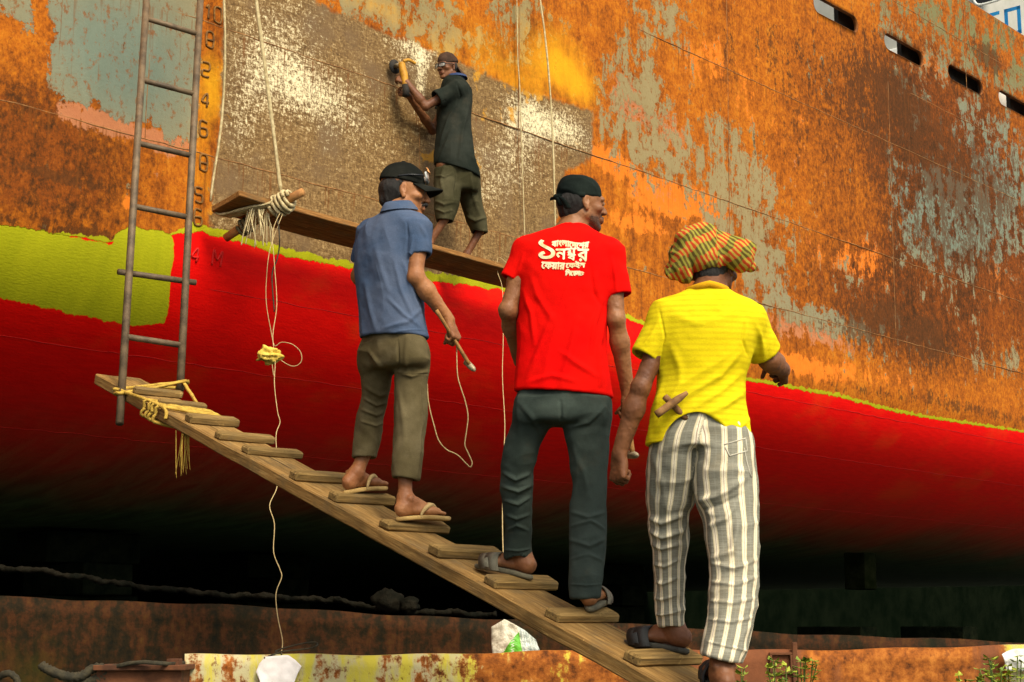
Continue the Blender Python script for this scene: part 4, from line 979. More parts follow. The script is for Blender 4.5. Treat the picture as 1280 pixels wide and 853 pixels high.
# ------------------------------------------------------------------ body parts
def rotm(yaw=0, pitch=0, roll=0):
    """columns = right, forward, up of a head that looks along +Y when yaw = 0 (yaw clockwise seen from above, pitch up)"""
    Mz = Matrix.Rotation(-yaw, 3, 'Z'); Mx = Matrix.Rotation(pitch, 3, 'X'); My = Matrix.Rotation(roll, 3, 'Y'); return np.array(Mz @ Mx @ My)
class Head:
    def __init__(s, c, yaw=0, pitch=0, roll=0, sc=1.0): s.c = V3(c); s.M = rotm(yaw, pitch, roll); s.s = sc
    def w(s, p): return s.c + s.M @ (np.array(p, float) * s.s)
    def loc(s, V): return ((V - s.c) @ s.M) / s.s
    def ell(s, f, c, r, k=.01, mode='u', rot=None):
        M = s.M if rot is None else s.M @ np.array(Matrix.Rotation(rot[1], 3, rot[0])); f.ell(s.w(c), np.array(r) * s.s, M, k, mode)
    def cone(s, f, a, b, ra, rb, k=.01, mode='u', flat=None):
        f.cone(s.w(a), s.w(b), ra * s.s, rb * s.s, k, mode, None if flat is None else (s.M @ np.array(flat[0]), flat[1]))
    def build(s, f, open_mouth=0):
        s.ell(f, (0, -.012, .035), (.073, .096, .082), .02); s.ell(f, (0, .028, -.02), (.058, .062, .088), .03)
        for q in (-1, 1):
            s.cone(f, (q * .050, .0, -.055), (q * .016, .068, -.098), .020, .016, .025); s.ell(f, (q * .047, .055, -.022), (.020, .024, .018), .015)
            s.cone(f, (q * .046, .076, .020), (q * .012, .090, .020), .009, .010, .012)
        s.ell(f, (0, .074, -.100), (.020, .017, .017), .012)
        for q in (-1, 1): s.ell(f, (q * .031, .092, .004), (.016, .013, .010), None and 0 or .008, 's')
        for q in (-1, 1): s.ell(f, (q * .031, .079, .003), (.013, .012, .0115), .004)
        s.cone(f, (0, .088, .012), (0, .110, -.026), .0085, .0125, .010)
        for q in (-1, 1): s.ell(f, (q * .0125, .100, -.031), (.009, .011, .008), .006)
        s.ell(f, (0, .084, -.062), (.030, .016, .020), .010)
        s.cone(f, (-.020, .092, -.057), (.020, .092, -.057), .0062, .0062, .006); s.cone(f, (-.018, .091, -.072), (.018, .091, -.072), .0068, .0068, .006)
        s.cone(f, (-.022, .100, -.0645), (.022, .100, -.0645), .0032 + open_mouth, .0032 + open_mouth, .003, 's')
        for q in (-1, 1):
            s.ell(f, (q * .073, -.012, -.004), (.0075, .017, .029), .006, rot=('Z', -q * .35)); s.ell(f, (q * .082, -.006, .003), (.007, .0105, .019), .005, 's', rot=('Z', -q * .35))
            s.ell(f, (q * .076, -.006, -.034), (.007, .010, .011), .005)
    def paint(s, V, beard=.0, must=.0, brow=1., scalp=0.):
        L = s.loc(V); x, y, z = np.abs(L[:, 0]), L[:, 1], L[:, 2]; near = (np.linalg.norm(L, axis=1) < .16)
        g = lambda a, b, c, ra, rb, rc: np.exp(-(((x - a) / ra) ** 2 + ((y - b) / rb) ** 2 + ((z - c) / rc) ** 2))
        hair = brow * 1.3 * np.maximum(g(.024, .094, .0225, .013, .014, .0065), g(.040, .082, .021, .012, .014, .006)) + 1.1 * g(.031, .092, .0035, .013, .012, .0045)
        hair += must * 1.3 * (np.exp(-((z + .0475) / .008) ** 2) * (x < .034) * (y > .07) * np.clip((.034 - x) / .01, 0, 1))
        bz = np.clip((-.035 - z) / .03, 0, 1) * np.clip((y + .01) / .03, 0, 1) * (1 - .9 * np.exp(-(((x) / .024) ** 2 + ((z + .065) / .012) ** 2)) * (y > .06)); hair += beard * bz * (z > -.13)
        hair += scalp * np.clip((z - .045 + np.clip(y, 0, 1) * .15) / .02, 0, 1) + scalp * np.clip((-.035 - y) / .02, 0, 1) * np.clip((z + .06) / .02, 0, 1)
        lip = np.exp(-((z + .0645) / .011) ** 2) * (x < .024) * (y > .078)
        return np.where(near, np.clip(hair, 0, 1), 0), np.where(near, np.clip(lip, 0, 1) * .7, 0)
def hand(f, wrist, d, nrm_, side, curl=(.5, .6, .6, .65), thumb=(.5, .4), sc=1.0, spread=.04):
    """palm plus four bent fingers and a thumb; d fingers' direction, nrm_ where the palm faces, side +1 thumb along d x nrm_"""
    X = nrm(d); N_ = V3(nrm_); N_ = nrm(N_ - X * (X @ N_)); S_ = np.cross(N_, X) * side
    W = lambda x, s_, n: V3(wrist) + (X * x + S_ * s_ + N_ * n) * sc
    kn = []
    for i, (s_, xk) in enumerate(((.031, .088), (.010, .092), (-.011, .087), (-.030, .079))):
        f.cone(W(.0, s_ * .55, 0), W(xk, s_, -.002), .0135 * sc, .0112 * sc, .014); kn.append(W(xk, s_, -.003))
    f.ell(W(.04, .026, .010), np.array((.026, .016, .015)) * sc, np.stack([X, S_, N_], 1), .012); f.ell(W(.045, -.024, .008), np.array((.034, .012, .012)) * sc, np.stack([X, S_, N_], 1), .012)
    tips = []
    for i, (ln, r0) in enumerate(((.070, .0092), (.079, .0095), (.073, .009), (.057, .008))):
        a = 0; p = kn[i]; c = curl[i]
        for j, (fr, w_) in enumerate(((.46, 1.0), (.30, 1.15), (.24, .75))):
            a += c * w_; dv = X * math.cos(a) + N_ * math.sin(a) + S_ * (spread * (1.5 - i)); q = p + nrm(dv) * ln * fr * sc
            f.cone(p, q, (r0 - j * .0008) * sc, (r0 - (j + 1) * .0008) * sc, .003); p = q
        tips.append(p)
    b = W(.016, .026, .006); t1, t2 = thumb
    d1 = nrm(X * .75 + S_ * (.75 - t1 * .5) + N_ * (.35 + t1 * .5)); p1 = b + d1 * .043 * sc; f.cone(b, p1, .0135 * sc, .0108 * sc, .010)
    d2 = nrm(d1 + X * .3 - S_ * t2 * .8 + N_ * t2 * .3); p2 = p1 + d2 * .033 * sc; f.cone(p1, p2, .0105 * sc, .0098 * sc, .004)
    d3 = nrm(d2 - S_ * t2 * .8); p3 = p2 + d3 * .026 * sc; f.cone(p2, p3, .0098 * sc, .0078 * sc, .003)
    return tips
def arm(f, sh, el, wr, r=(.047, .040, .037, .036, .026), flat=None):
    sh, el, wr = V3(sh), V3(el), V3(wr); u = el - sh; w_ = wr - el
    f.cone(sh, sh + u * .5, r[0], r[1] * 1.04, .02); f.cone(sh + u * .45, el, r[1] * 1.02, r[2] * .95, .02)
    side = nrm(np.cross(u, w_) + np.array([1e-4, 0, 0]))
    f.ell(el, (r[2] * .92, r[2] * .98, r[2] * .98), None, .015)
    f.cone(el, el + w_ * .33, r[2] * .96, r[3] * 1.05, .015); f.cone(el + w_ * .3, wr, r[3] * 1.05, r[4], .02)
    bend = nrm(nrm(u) - nrm(w_)); f.ell(el + bend * r[2] * .35, (.019, .019, .019), None, .02)      # point of the elbow
    f.cone(el + w_ * .55, wr - w_ * .02, .018, .017, .02)
def foot(f, heel, toe_dir, side, sc=1.0, pitch=0, ankle=None, shin=None, roll=0):
    """heel = ground point under the heel; side +1 if the big toe lies to the left of toe_dir x up (right foot)"""
    X = nrm(toe_dir); Z = nrm(np.array([0, 0, 1.]) - X * X[2]); Y = np.cross(Z, X) * side      # Y towards the big toe
    W = lambda x, y, z: V3(heel) + (X * x + Y * y + Z * z) * sc; M = np.stack([X, Y, Z], 1)
    f.ell(W(.0, 0, .033), np.array((.036, .031, .034)) * sc, M, .015); f.cone(W(.005, 0, .03), W(.13, -.012, .024), .026 * sc, .022 * sc, .02, flat=(Z, .9))
    f.cone(W(.04, 0, .075), W(.155, .010, .028), .031 * sc, .022 * sc, .02); f.ell(W(.165, .018, .024), np.array((.036, .026, .022)) * sc, M, .015); f.ell(W(.155, -.022, .021), np.array((.036, .022, .019)) * sc, M, .015)
    for i, (y, x0, l, r_) in enumerate(((.030, .185, .042, .0125), (.010, .192, .033, .0092), (-.007, .186, .030, .0085), (-.021, .178, .027, .008), (-.034, .166, .024, .0078))):
        f.cone(W(x0, y, .017), W(x0 + l, y * 1.06, .011), r_ * sc, r_ * .9 * sc, .005)
    if ankle is not None:
        a = V3(ankle); f.cone(W(.022, 0, .055), a, .034 * sc, .031 * sc, .02)
        for q in (-1, 1): f.ell(W(.028, q * .031, .082), np.array((.013, .011, .014)) * sc, M, .012)
        f.cone(W(-.012, 0, .045), a - X * .012, .016 * sc, .02 * sc, .02)
        if shin is not None: f.cone(a, V3(shin), .031 * sc, .036 * sc, .02)
    return W, M
def sandal(name, W, sole_mat, strap_mat, parent, sc=1.0, style='thong', lift=0.0, heel_drop=0.0):
    """flip-flop: a shaped sole with a toe-post strap, in the frame of its foot"""
    n = 28; out = []
    for i in range(n):
        a = 2 * math.pi * i / n; x = .108 + .142 * math.cos(a); y = .043 * math.sin(a) * (1.0 + .22 * math.cos(a)) + .006 * math.cos(a); out.append((x, y))
    m = MB(); rings = [(.0, .985), (-.004, 1.03), (-.013, 1.03), (-.020, .98)]
    def zf(x): return .004 * math.sin(x * 18) + lift * max(0, x - .12) ** 1.0 * .5 - heel_drop * max(0, .06 - x)
    for z, s_ in rings:
        for x, y in out: xx = .108 + (x - .108) * s_; m.v.append(W(xx, y * s_, z + zf(xx)))
    for k in range(3):
        for i in range(n): j = (i + 1) % n; m.f.append((k * n + i, k * n + j, (k + 1) * n + j, (k + 1) * n + i))
    for base, rev in ((0, False), (3 * n, True)):      # flat cap as strips
        for i in range(n // 2 - 0):
            a, b, c, d = base + (i) % n, base + (i + 1) % n, base + (n - i - 1) % n, base + (n - i) % n
            q = [a, b, c, d] if not rev else [d, c, b, a]; q = list(dict.fromkeys(q))
            if len(q) >= 3: m.f.append(tuple(q))
    so_ = m.build('sandal', sole_mat, parent, True)
    m = MB()
    if style == 'thong':
        post = (.185, .016, .0); A_ = [post, (.180, .015, .032), (.155, .022, .054), (.115, .034, .046), (.085, .041, .012), (.08, .042, -.008)]; B_ = [post, (.180, .013, .032), (.150, -.012, .050), (.11, -.034, .040), (.082, -.040, .012), (.078, -.041, -.008)]
        for P in (A_, B_):
            C_ = catmull([W(*p) for p in P], 7); m.tube(C_, .0065, 8, rfun=lambda t: .7 + .9 * math.sin(math.pi * min(t * 1.1, 1)))
    else:
        for x0, x1, h in ((.105, .165, .0), (.150, .195, -.008)):
            Pa = [(x0 + (x1 - x0) * .0, .046, -.006), (x0 + .012, .044, .022), (x0 + .022, .022, .056 + h), (x0 + .026, -.008, .060 + h), (x0 + .022, -.034, .042 + h), (x0 + .010, -.047, .014), (x0, -.047, -.008)]
            Pb = [(x + (x1 - x0), y, z - .010) for x, y, z in Pa]
            CA, CB = catmull([W(*p) for p in Pa], 6), catmull([W(*p) for p in Pb], 6); j = len(m.v); k = len(CA)
            cen = Vector(W(.14, 0, .02))
            for p, q in zip(CA, CB):
                for r_, o_ in ((p, 0), (q, 0), (q, 1), (p, 1)): m.v.append(r_ + ((r_ - cen).normalized() * .005 if o_ else Vector()))
            for i in range(k - 1):
                for q in range(4): m.f.append((j + i * 4 + q, j + i * 4 + (q + 1) % 4, j + i * 4 + 4 + (q + 1) % 4, j + i * 4 + 4 + q))
            m.f += [(j, j + 3, j + 2, j + 1), (j + (k - 1) * 4, j + (k - 1) * 4 + 1, j + (k - 1) * 4 + 2, j + (k - 1) * 4 + 3)]
    m.build('sandal_strap', strap_mat, so_ if False else parent, True)
    return so_
def prow(py, xl, xr, Y, depth, yaw=0):
    """one slice of a figure: the pixel row, its left and right outline, distance, half-depth"""
    a, b = at(xl, py, Y), at(xr, py, Y); c = (a + b) / 2; return (c.z, c.x, c.y, (b - a).length / 2, depth, yaw)
def bounds(pts, pad): P = np.array([tuple(p) for p in pts]); return P.min(0) - pad, P.max(0) + pad
def eyes(hd, parent, mats, sel=(-1, 1)):
    for q in sel:
        bm = bmesh.new(); bmesh.ops.create_uvsphere(bm, u_segments=16, v_segments=10, radius=.0112 * hd.s)
        c = hd.w((q * .031, .0825, .0035)); fwd = Vector(hd.M @ np.array((0, 1, 0)))
        me = bpy.data.meshes.new('eyeball')
        for f_ in bm.faces:
            d = f_.calc_center_median().normalized().dot(fwd); f_.material_index = 1 if d > .86 else 0
        for v in bm.verts: v.co += Vector(c)
        bm.to_mesh(me); bm.free(); me.shade_smooth()
        for m_ in mats: me.materials.append(m_)
        o = bpy.data.objects.new('eyeball', me); link(o); o.parent = parent; o.matrix_parent_inverse = Matrix.Translation(-Vector(parent.location))
eye_w = mat_var('eye_white', (.16, .12, .08, 1), (.22, .17, .12, 1), 30, .3); eye_d = mat_var('iris', (.015, .008, .005, 1), (.02, .012, .008, 1), 30, .2)
EYE = (eye_w, eye_d)
def finish_body(name, f, hd, mat, parent, **kw):
    V, Q = f.mesh(); V = smooth(V, Q, 1); N_ = vnormals(V, Q)
    V = V + N_ * (.0012 * vnoise(V * 45) + .0008 * vnoise(V * 110))[:, None]
    o = np_obj(name, V, Q, mat, parent); h, l = hd.paint(V, **kw); fattr(o, 'hair', h); fattr(o, 'lip', l); return o
def capcone(s, a, b, ra, rb, k=.01, mode='u', rnd=.006, flat=None):
    """cone with flat ends"""
    a, b = V3(a), V3(b); ba = b - a; L = np.linalg.norm(ba); w_ = ba / L; mx = max(ra, rb) * 1.3
    def fn(X):
        x, y, z = X[0] - a[0], X[1] - a[1], X[2] - a[2]; t = x * w_[0] + y * w_[1] + z * w_[2]
        qx, qy, qz = x - t * w_[0], y - t * w_[1], z - t * w_[2]; d2 = qx * qx + qy * qy + qz * qz
        if flat is not None:
            f_ = nrm(flat[0]); pw = qx * f_[0] + qy * f_[1] + qz * f_[2]; d2 = d2 + (1 / flat[1] ** 2 - 1) * pw * pw
        d = np.sqrt(d2) - (ra + (rb - ra) * np.clip(t / L, -.2, 1.2)); cap = np.maximum(-t, t - L); h = np.maximum(rnd - np.abs(d - cap), 0)
        return np.maximum(d, cap) + h * h * .25 / rnd
    s.apply(fn, np.minimum(a, b) - mx, np.maximum(a, b) + mx, k, mode)
SDF.capcone = capcone
def sleeve(f, a, b, ra, rb, k=.04, wall=.006, depth=.07, flat=None):
    a, b = V3(a), V3(b); u = nrm(b - a); f.capcone(a, b, ra, rb, k, flat=flat); f.ell(a, (ra, ra, ra), None, k)
    return lambda: f.capcone(b - u * depth, b + u * .05, rb - wall, rb - wall, .004, 's', .004, flat=flat)
def prow(py, xl, xr, Y, depth, yaw=0):
    a, b = at(xl, py, Y), at(xr, py, Y); c = (a + b) / 2; h = (b - a).length / 2
    rx = math.sqrt(max(h * h - (depth * math.sin(yaw)) ** 2, (h * .55) ** 2)) / max(abs(math.cos(yaw)), .3); return (c.z, c.x, c.y, rx, depth, yaw)
def prows(L, yaw=0): return [prow(*q, yaw) if len(q) == 5 else prow(*q) for q in L]
def below(f, z, slope=0, cx=0, k=.004):          # cut everything under a plane
    def fn(X): return X[2] - z - slope * (X[0] - cx) + 0 * X[1]
    f.apply(fn, f.lo, f.lo + f.h * f.n, k, 's')
def on_cleat(key, px, fwd=.03, h=CLH):
    t = cleat_t[key] + fwd; lo, hi = -.2, .6
    for _ in range(40):
        mid = (lo + hi) / 2
        if proj(plank_pt(t, mid, h))[0] < px: lo = mid
        else: hi = mid
    return plank_pt(t, lo, h)
from mathutils.bvhtree import BVHTree
def bvh_of(o): return BVHTree.FromPolygons([tuple(v.co) for v in o.data.vertices], [tuple(p.vertices) for p in o.data.polygons])
def tube_obj(name, P, r, mat, parent=None, n=8, sub=6, rfun=None): m = MB(); m.tube(catmull(P, sub), r, n, rfun=rfun); return m.build(name, mat, parent)
def hammer(name, grip_a, grip_b, head_dir, mat_h, mat_head, lab, hl=.11, hr=.014, r=.012):
    a, b = Vector(grip_a), Vector(grip_b); o = empty(name, tuple(a), label=lab, cat='hammer')
    m = MB(); m.tube([a.lerp(b, k / 10) for k in range(11)], r, 12, rfun=lambda t: .85 + .25 * abs(t - .45)); m.build('handle', mat_h, o)
    hd_ = Vector(head_dir).normalized(); c = b; m = MB(); m.tube([c - hd_ * hl * .5, c - hd_ * hl * .47, c - hd_ * hl * .1, c + hd_ * hl * .1, c + hd_ * hl * .3, c + hd_ * hl * .5], hr, 8, rfun=lambda t: [.85, 1.0, .95, .95, .8, .35][min(int(round(t * 5)), 5)]); m.build('hammer_head', mat_head, o); return o
ham_w = mat_var('hammer_handle', (.16, .07, .02, 1), (.36, .18, .05, 1), 20, .7, .3, 80); ham_s = mat_var('hammer_steel', (.22, .17, .10, 1), (.42, .35, .22, 1), 16, .5, .3, 80, .002, .4)
ham_d = mat_var('hammer_dark', (.06, .03, .015, 1), (.16, .085, .03, 1), 16, .6, .4, 80)

def hidden_legs(f, rows, shin, skip=1):
    A_ = sorted(rows, key=lambda q: -q[0])[:-skip]; P = [np.array((q[1], q[2], q[0])) for q in A_]; r = [min(.5 * min(q[3], q[4]), .045) for q in A_]
    for i in range(len(P) - 1): f.cone(P[i], P[i + 1], r[i], r[i + 1], .015)
    f.cone(P[-1], V3(shin), r[-1], .030, .015)
def leg(f, rows, slope=0., k=.025, e=2.0, wall=.009, depth=.06):
    A_ = sorted(rows, key=lambda q: q[0]); b = A_[0]; piv = (b[1], b[2]); f.rows(rows, k, e=e, slope=(slope, 0), piv=piv)
    zt = b[0] + depth; g = [np.interp(zt, [q[0] for q in A_], [q[i] for q in A_]) for i in range(1, 5)]
    g0 = [np.interp(b[0] + .004, [q[0] for q in A_], [q[i] for q in A_]) for i in range(1, 5)]
    return lambda: f.rows([(b[0] - .03, g0[0], g0[1], g0[2] - wall, g0[3] - wall, 0), (zt, g[0], g[1], g[2] - wall - .004, g[3] - wall - .004, 0)], .004, 's', .006, e, (slope, 0), piv)

def lrows(L, Yh, Yf, bump=0.):
    a, b = L[0][0], L[-1][0]; o = []
    for py, xl, xr, d in L:
        t = (py - a) / (b - a); o.append(prow(py, xl, xr, Yh + (Yf - Yh) * t ** 1.15 + bump * math.sin(math.pi * t), d))
    return o
# ------------------------------------------------------------------ man with the red shirt
skinA = skin_mat('skin_warm', (.22, .082, .029, 1), (.34, .145, .052, 1))
skinB = skin_mat('skin_deep', (.17, .065, .025, 1), (.275, .118, .044, 1))
skinC = skin_mat('skin_dark', (.11, .040, .016, 1), (.19, .075, .029, 1))
soleA = mat_var('rubber_sole_grey', (.06, .055, .035, 1), (.13, .115, .07, 1), 14, .8, .3, 60); strA = mat_var('grey_strap', (.07, .065, .045, 1), (.14, .125, .085, 1), 14, .75, .3, 60)
soleB = mat_var('rubber_sole_tan', (.26, .16, .05, 1), (.46, .30, .10, 1), 14, .8, .3, 60); strB = mat_var('tan_strap', (.28, .18, .07, 1), (.46, .32, .13, 1), 14, .75, .3, 60)
soleC = mat_var('rubber_sole_black', (.02, .02, .016, 1), (.05, .048, .035, 1), 14, .75, .3, 60); strC = mat_var('black_strap', (.012, .013, .013, 1), (.03, .03, .028, 1), 14, .7, .3, 60)
hair_m = mat_var('black_hair', (.006, .006, .005, 1), (.018, .015, .012, 1), 60, .55, .9, 180, .006, 0, 5, (3, 3, .6))

def man_red():
    Y = 6.4; hf_l = V3(on_cleat(621, 658)) + (0, 0, .021); hf_r = V3(on_cleat(699, 737)) + (0, 0, .021)
    root = empty('person', tuple((hf_l + hf_r) / 2), label='man in red printed t-shirt, black bandana and dark trousers climbing the gangplank', cat='person')
    hd = Head(at(727, 255, Y + .01), R(68), R(-2), R(2), .96)
    J = dict(neck=at(714, 292, Y), shl=at(660, 314, Y), shr=at(764, 316, Y), ell=at(635, 388, Y - .02), elr=at(770, 399, Y - .03), wrl=at(650, 452, Y + .26), wrr=at(785, 492, Y + .10),
             hipl=at(675, 500, Y), hipr=at(730, 500, Y), knl=at(648, 598, Y + .13), knr=at(737, 605, Y + .02))
    yl, yr = hf_l[1], hf_r[1]; RL = lrows([(500, 645, 706, .11), (520, 641, 700, .105), (538, 636, 686, .09), (567, 628.5, 671, .078), (600, 626, 667, .070), (632, 629, 666, .064), (665, 632, 664, .060), (699, 631, 663, .060)], Y, yl + .02, .0)
    RR = lrows([(500, 702, 764, .11), (520, 702, 763.5, .11), (545, 706, 761, .10), (575, 712, 758.5, .085), (605, 715, 757, .075), (640, 714, 757, .070), (677, 713, 757, .068), (720, 712, 754, .066), (748.5, 712.5, 750.5, .066)], Y, yr + .02, .03)
    lo, hi = bounds(list(J.values()) + [hf_l, hf_r, hd.w((0, 0, .14))], .13); hi = hi + (.05, .28, 0); lo = lo - (.16, .05, .0)
    f = SDF(lo, hi)
    hd.build(f); f.cone(hd.w((0, -.022, -.05)), J['neck'], .054, .060, .02); f.cone(J['neck'], at(713, 320, Y), .06, .09, .03)
    f.cone(at(690, 335, Y), at(735, 335, Y), .085, .085, .03); f.cone(at(712, 340, Y), at(705, 480, Y), .095, .09, .03)
    f.cone(J['neck'], J['shl'], .045, .04, .03); f.cone(J['neck'], J['shr'], .045, .04, .03)
    arm(f, J['shl'], J['ell'], J['wrl']); arm(f, J['shr'], J['elr'], J['wrr'])
    hand(f, J['wrl'], J['wrl'] - J['ell'] + Vector((0, .1, 0)), (1, .1, 0), 1, (.5, .6, .65, .7))
    hand(f, J['wrr'], (.05, .25, -1), (-.8, .6, 0), -1, (1.15, 1.2, 1.25, 1.3), (.9, .6))
    dl, dr = (-.86, .48, .20), (.28, .95, .16)
    al, ar = at(654, 694, 0 + hf_l[1] + .02), at(734, 742, hf_r[1] + .03)
    WL, ML = foot(f, hf_l, dl, -1, .98, ankle=al, shin=at(648, 680, hf_l[1] + .018)); WR, MR = foot(f, hf_r, dr, 1, .98, ankle=ar, shin=at(733, 725, hf_r[1] + .025))
    hidden_legs(f, RL, at(648, 680, yl + .018)); hidden_legs(f, RR, at(733, 725, yr + .025)); f.cone(J['hipl'], J['hipr'], .08, .08, .03)
    finish_body('body', f, hd, skinB, root, beard=.62, must=.7, brow=1.1); eyes(hd, root, EYE, (1,))
    # t-shirt
    f = SDF(*[b + np.array(o) for b, o in zip(bounds([at(620, 275, Y - .2), at(795, 512, Y + .2)], .05), ((0, -.0, 0), (0, 0, 0)))])
    f.rows(prows([(281, 700, 735, Y, .062), (287, 690, 743, Y, .07), (294, 672, 757, Y, .085), (303, 656, 768, Y, .098), (316, 647, 774, Y, .112), (335, 645, 772, Y + .0, .122), (360, 647, 764, Y, .125), (395, 648, 758, Y, .12), (430, 646, 757, Y, .118), (465, 644, 761, Y, .122), (494, 642, 766, Y, .128)]), .02, capk=.01, e=2.25, slope=(-.075, 0))
    o1 = sleeve(f, at(661, 313, Y), at(637.5, 350, Y - .01), .062, .043, .03); o2 = sleeve(f, at(760, 316, Y), at(772.5, 370, Y - .01), .066, .055, .03); o1(); o2()
    f.rows(prows([(496, 646, 762, Y, .122), (440, 650, 753, Y, .112)]) and [(lambda a: (a[0] - .02, a[1], a[2], a[3], a[4], 0))(prow(496, 646, 762, Y, .122)), prow(470, 648, 757, Y, .116)], .004, 's', .006, 2.25, (-.075, 0))
    f.rows([prow(284, 700, 735, Y + .0, .052), (lambda a: (a[0] + .05,) + a[1:])(prow(281, 700, 735, Y, .052))], .004, 's', .006)
    L = [(((752, 372), (742, 405), (738, 440)), .010, .006), (((756, 385), (748, 430), (750, 480)), .011, .007), (((690, 395), (676, 430), (660, 470)), .012, .006), (((738, 335), (742, 365), (750, 380)), .009, -.005), (((654, 360), (664, 390), (668, 430)), .010, .005),
         (((700, 440), (720, 455), (745, 470)), .012, .005), (((660, 478), (690, 470), (720, 478)), .011, .004), (((722, 400), (712, 440), (700, 480)), .014, .006), (((664, 345), (672, 370), (690, 400)), .012, .004), (((655, 315), (648, 335), (640, 345)), .007, .003), (((765, 320), (770, 345), (772, 362)), .008, .004)]
    wr = lambda V, N_: fold_lines(V, N_, L, Y - .11) + .0035 * fold_noise(V, (.35, 0, 1), 9, 3.5, 1) * np.clip((at(0, 330, Y).z - V[:, 2]) / .15, .2, 1) + .002 * vnoise(V * 30)
    red_m = cloth_mat('red_jersey', (.66, .0015, .001, 1), (.74, .004, .0015, 1), 500, .3)
    shirt, SV, SQ = garment('t_shirt', f, red_m, root, wr)
    # printed lettering lying on the cloth
    bt = bvh_of(shirt); ink = mat_var('cream_ink', (.62, .44, .20, 1), (.82, .68, .46, 1), 26, .8); pr = empty('shirt_print'); pr.parent = shirt
    def word(txt, x, y, w_, h, shear=0., rise=0., weight=.016, arc=0):
        cu = bpy.data.curves.new('t', 'FONT'); cu.body = txt; cu.size = 1; cu.offset = 0; cu.resolution_u = 4; to = bpy.data.objects.new('t', cu); COL.objects.link(to)
        bpy.context.view_layer.update(); me = bpy.data.meshes.new_from_object(to.evaluated_get(bpy.context.evaluated_depsgraph_get())); bpy.data.objects.remove(to)
        if not len(me.vertices): return
        bm = bmesh.new(); bm.from_mesh(me); bpy.data.meshes.remove(me); bmesh.ops.triangulate(bm, faces=bm.faces[:])
        xs = [v.co.x for v in bm.verts]; ys = [v.co.y for v in bm.verts]; x0, x1, y0, y1 = min(xs), max(xs), min(ys), max(ys)
        bmesh.ops.subdivide_edges(bm, edges=[e for e in bm.edges if e.calc_length() > .12], cuts=2); bmesh.ops.triangulate(bm, faces=bm.faces[:])
        g0 = bm.verts[:] + bm.edges[:] + bm.faces[:]; bold = (x1 - x0) * .55 / max(w_, 1)
        for k_, (sx, sy) in enumerate(((1, .0), (-1, .0), (0, 1), (0, -1))):
            r_ = bmesh.ops.duplicate(bm, geom=g0)
            for v in r_['geom']:
                if isinstance(v, bmesh.types.BMVert): v.co += Vector((sx * bold, sy * bold, .0003 * (k_ + 1)))
        for v in bm.verts:
            lift = v.co.z; u, q = (v.co.x - x0) / (x1 - x0), (v.co.y - y0) / (y1 - y0); px, py = x + w_ * u + shear * q * h, y - h * q - rise * u - arc * math.sin(math.pi * 2 * u)
            p = at(px, py, Y - .3); d = (p - Vector((0, 0, CZ))).normalized(); hit = bt.ray_cast(Vector((0, 0, CZ)) + d * 3, d); v.co = (hit[0] - d * (.0028 + lift)) if hit[0] else at(px, py, Y - .12)
        me = bpy.data.meshes.new('print_letters'); bm.to_mesh(me); bm.free(); me.materials.append(ink); o = bpy.data.objects.new('print_letters', me); link(o); o.parent = shirt; return o
    bpy.data.objects.remove(pr)
    word('\u09e7', 673.5, 323.5, 20, 23.5, .0, 0, .018)
    word('\u09ac\u09be\u0982\u09b2\u09be\u09c7\u09a6\u09c7\u09b6\u09b0', 689.5, 309.5, 46, 7.6, .1, .0, .018, 1.6)
    word('\u09a8', 694.5, 324.0, 13, 12.5, .05, 0, .018, 0); word('\u09ae', 707, 320.0, 13, 9.5, .05, 0, .018); word('\u09ac', 709.5, 325.5, 9.5, 7, .05, 0, .018); word('\u09b0', 721.5, 326.5, 13.5, 15.0, .05, 0, .018)
    word('\u09c7\u09ab\u09df\u09be\u09b0', 676.5, 335.5, 29, 8.5, .1, -1.5, .018); word('\u09c7\u09ab\u0987\u09b8', 707, 335.5, 24, 8.5, .1, .5, .018)
    word('\u09bf\u09b8\u09c7\u09ae\u09a8', 706.5, 344.5, 18, 7.5, .1, 0, .018); word('\u099f', 723.5, 344.5, 6, 5.5, .1, 0, .018)
    # trousers
    f = SDF(*bounds([at(618, 478, Y - .18), at(772, 765, Y + .3)], .04)); yl, yr = hf_l[1], hf_r[1]
    f.rows(prows([(482, 650, 758, Y, .105), (500, 645, 763, Y, .115), (516, 643, 764, Y - .005, .122), (530, 646, 760, Y - .005, .118)]), .02, e=2.3, capk=.03)
    c1 = leg(f, RL, .018)
    c2 = leg(f, RR, .03); c1(); c2()
    L = [(((630, 588), (645, 597), (662, 590)), .008, .007), (((629, 604), (648, 612), (664, 604)), .008, .007), (((631, 622), (648, 628), (664, 618)), .007, .006), (((632, 640), (646, 646), (662, 640)), .007, .005), (((634, 660), (646, 654), (660, 660)), .007, .005), (((716, 640), (735, 648), (756, 640)), .008, .006), (((716, 658), (738, 652), (756, 662)), .007, .005), (((716, 676), (736, 684), (755, 674)), .008, .006), (((716, 700), (735, 694), (752, 702)), .007, .004),
         (((700, 505), (701, 530), (690, 545)), .006, -.006), (((650, 505), (672, 535), (680, 545)), .010, .005), (((755, 510), (735, 530), (712, 535)), .010, .006), (((716, 560), (730, 590), (735, 620)), .01, .004), (((714, 731), (732, 733), (750, 731)), .0035, .004), (((633, 684), (648, 686), (663, 683)), .0035, .004)]
    wr = lambda V, N_: fold_lines(V, N_, L, Y - .05) + .003 * fold_noise(V, (1, 0, .25), 13, 2.2, 4) + .003 * fold_noise(V, (.2, 0, 1), 9, 3, 8) + .0015 * vnoise(V * 34)
    garment('trousers', f, cloth_mat('charcoal_cloth', (.026, .036, .030, 1), (.052, .068, .056, 1), 460, .4, dirt=((.085, .075, .05, 1), .35)), root, wr)
